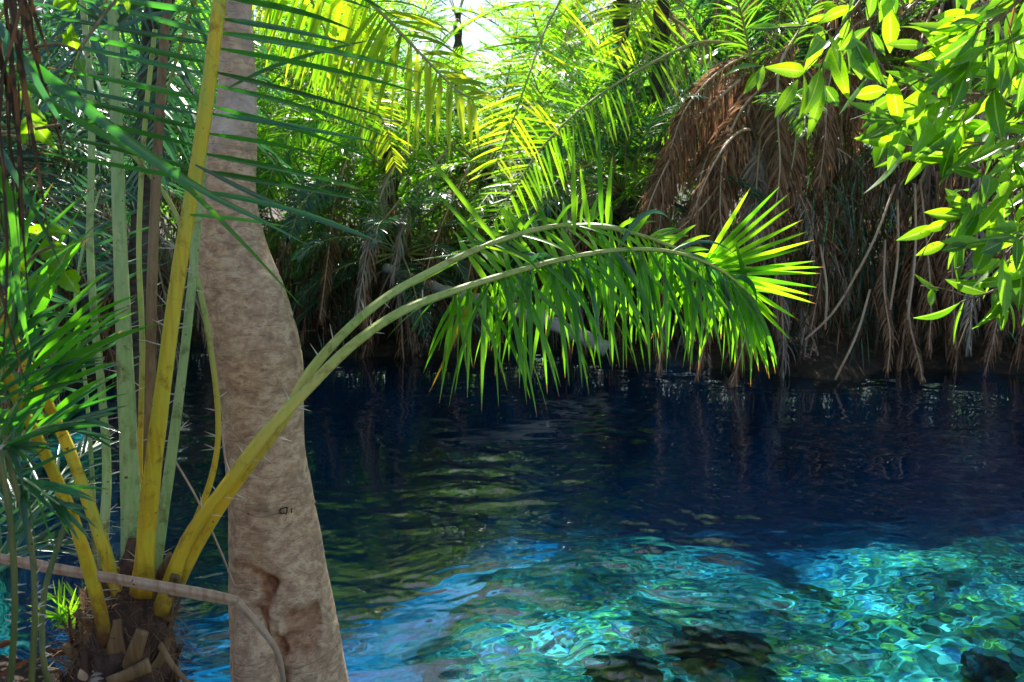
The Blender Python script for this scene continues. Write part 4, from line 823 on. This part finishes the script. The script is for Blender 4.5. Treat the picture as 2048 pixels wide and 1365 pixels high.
for x0, y0, x1, y1, wpx in [(122, -14, 150, 22, 46), (150, 98, 142, 46, 34), (160, 118, 172, 156, 20), (262, -20, 258, 30, 28), (250, -8, 232, 12, 24), (35, 190, 92, 240, 34), (55, 232, 115, 300, 46), (62, 250, 45, 290, 26), (60, 20, 62, 40, 14), (48, 5, 60, 28, 18),
                            (110, 560, 150, 480, 40), (60, 470, 120, 455, 30), (80, 505, 150, 495, 34), (130, 545, 160, 590, 46), (20, 520, 60, 560, 30), (90, 460, 150, 470, 22), (40, 470, 20, 520, 30), (75, 550, 100, 600, 40)]:
    A = Acc(); d = 1.9+rng.uniform(-.05, .1); blade(A, Pt(x0, y0, d), Pt(x1, y1, d+rng.normal(0, .02)), wpx/F*d*1.2, -CF+rng.normal(0, .3, 3), .06, .35, 0, 11, VPROF, .22, rng); vch(A, 'leaf', M['broad'])
# young palm plants low at the left
def sapling(nm, bx, by, bd, tips, L, W, mat_, label):
    b = Pt(bx, by, bd); e = thing(nm, label, 'palm', b, 'young palms at the left edge')
    for (x, y, d) in tips:
        A = Acc(); t_ = Pt(x, y, d); mid = (b+t_)/2+CU*.06; frond(A, A, [b, mid, t_], .006, .002, .35, 9, L, W, 42, 14, (0, -.9, .5), 8, .3, 5, .35, 0, 1, 9, 30, rng, ns=6)
        o = A.build('frond', [M['st_green'], mat_], e); o.location = tuple(-b)
    return e
sapling('young_palm', -60, 1000, 1.9, [(120, 720, 1.95), (170, 840, 1.95), (60, 620, 1.9), (40, 900, 1.8), (120, 1010, 1.8), (-20, 700, 1.8)], .21, .014, M['leaf_mid'], 'young palm spreading bright green leaflets at the left edge in front of the yellow stalks')
sapling('young_palm', -80, 1230, 2.3, [(150, 960, 2.7), (100, 1080, 2.5), (200, 880, 2.9), (30, 900, 2.4)], .24, .014, M['leaf_blue'], 'young palm with thin dark bluish leaflets low at the left edge')
sapling('young_palm', 150, 1290, 2.9, [(95, 1190, 3.0), (170, 1180, 3.0), (125, 1230, 2.9), (80, 1240, 2.9)], .11, .010, M['leaf_lime'], 'small sunlit lime palm seedling left of the palm base')
# thorny dark stalks in the very left foreground
A = Acc()
for q in ([(20, 1380, 1.7), (30, 1200, 1.7), (15, 1000, 1.7), (-30, 800, 1.7)], [(62, 1380, 1.75), (70, 1220, 1.75), (60, 1080, 1.8), (10, 900, 1.8)], [(100, 1380, 1.8), (85, 1300, 1.8), (90, 1180, 1.85), (130, 1050, 1.9)]):
    pts = [Pt(*z) for z in q]; tube(A, resample(pts, 30), .0065, 8); thorns(A, pts, 0, .9, 22, .025, .006, 1, rng, up=(0, 1, 0))
tag(A.build('thorny_stalk', [M['st_olive'], M['thorn']]), 'clump of thin dark thorny stalks in the lower left corner', 'stalk')
# dead leaves on the bank
A = Acc(); n = 900; x = rng.uniform(-3.2, -.7, n); y = rng.uniform(1.3, 2.75, n); z = terrain(x, y); k = z > .3; x, y, z = x[k], y[k], z[k]+rng.uniform(.005, .05, k.sum()); n = len(x)
az = rng.uniform(0, 6.28, n); strips(A, np.stack([x, y, z], 1), np.stack([np.cos(az), np.sin(az), rng.uniform(-.1, .8, n)], 1), rng.normal(0, 1, (n, 3)), rng.uniform(.05, .14, n), rng.uniform(.02, .05, n), .9, 4, .5, 0, prof=BPROF)
tag(A.build('leaf_litter', M['litter']), 'curled brown dead leaves covering the near bank', 'leaves', kind='stuff')
# pale seedling
A = Acc(); sb = Pt(176, 1372, 2.0); tube(A, resample([Pt(168, 1385, 2.0), Pt(178, 1362, 2.0), Pt(190, 1345, 2.0)], 8), .0015, 5)
for x0, y0, x1, y1, wv in [(172, 1362, 160, 1338, 20), (182, 1352, 206, 1348, 8), (180, 1360, 208, 1358, 9), (176, 1366, 204, 1370, 11), (188, 1346, 184, 1342, 4)]:
    blade(A, Pt(x0, y0, 2.0), Pt(x1, y1, 1.98), wv/F*2.0, -CF+CU, .05, .2, 1, 6)
tag(A.build('pale_seedling', [M['st_green'], M['dead_pale']]), 'tiny seedling with pale bluish leaves at the foot of the palm base', 'plant')

# ------------------------------------------------------------------ undergrowth and wood behind (nobody could count these leaves)
r2 = np.random.default_rng(21)
A = Acc(); n = 54000; x = r2.uniform(-9, 13, n); y = shore_far(x)+r2.uniform(.3, 3.6, n)
q = r2.random(n) < .22; yl = r2.uniform(4, 14, n); y = np.where(q, yl, y); x = np.where(q, -3.6-.32*(yl-4)-r2.uniform(.2, 2.6, n), x); z = terrain(x, y)
hh = 1.5+1.1*fbm(x*.8, y*.3, 3, 3)+.09*np.clip(x-2, 0, 9)*3; zz = z+.1+r2.random(n)*np.maximum(hh, .4)
k = r2.random(n)
d = np.stack([r2.normal(0, .35, n), r2.normal(-.1, .3, n), -1+r2.normal(0, .5, n)], 1)
strips(A, np.stack([x, y, zz+.3], 1), d, r2.normal(0, 1, (n, 3)), r2.uniform(.25, .7, n), r2.uniform(.012, .026, n), .5, 3, 0, 0)
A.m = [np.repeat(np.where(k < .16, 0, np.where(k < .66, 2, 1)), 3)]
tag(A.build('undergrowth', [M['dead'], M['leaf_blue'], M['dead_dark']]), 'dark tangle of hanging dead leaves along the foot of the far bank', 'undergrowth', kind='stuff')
cs, rs = [], []
for xx in np.arange(-22, 30, .9):
    for yy in (19.5, 22, 25.5):
        gap = math.exp(-((xx+.06*yy)/2.1)**2)
        top = (5.6 if yy < 20 else 8.0)*(1-.72*gap)+2.8*float(sstep(np.array((xx-3)/5)))+r2.uniform(-1, 1)
        for _ in range(5): cs.append((xx+r2.normal(0, .5), yy+r2.normal(0, .8), 1+r2.random()*top)); rs.append(r2.uniform(.7, 1.3))
for _ in range(260):
    yy = r2.uniform(6, 20); cs.append((-7.6-.42*(yy-6)-r2.uniform(0, 5), yy, r2.uniform(.3, 6))); rs.append(r2.uniform(.7, 1.2))
tag(crown_mesh('c', cs, rs, 120000, .24, 77, None, .4).build('woodland', M['tree_leaf']), 'mass of leafy forest closing the view behind the palms', 'forest', kind='stuff')
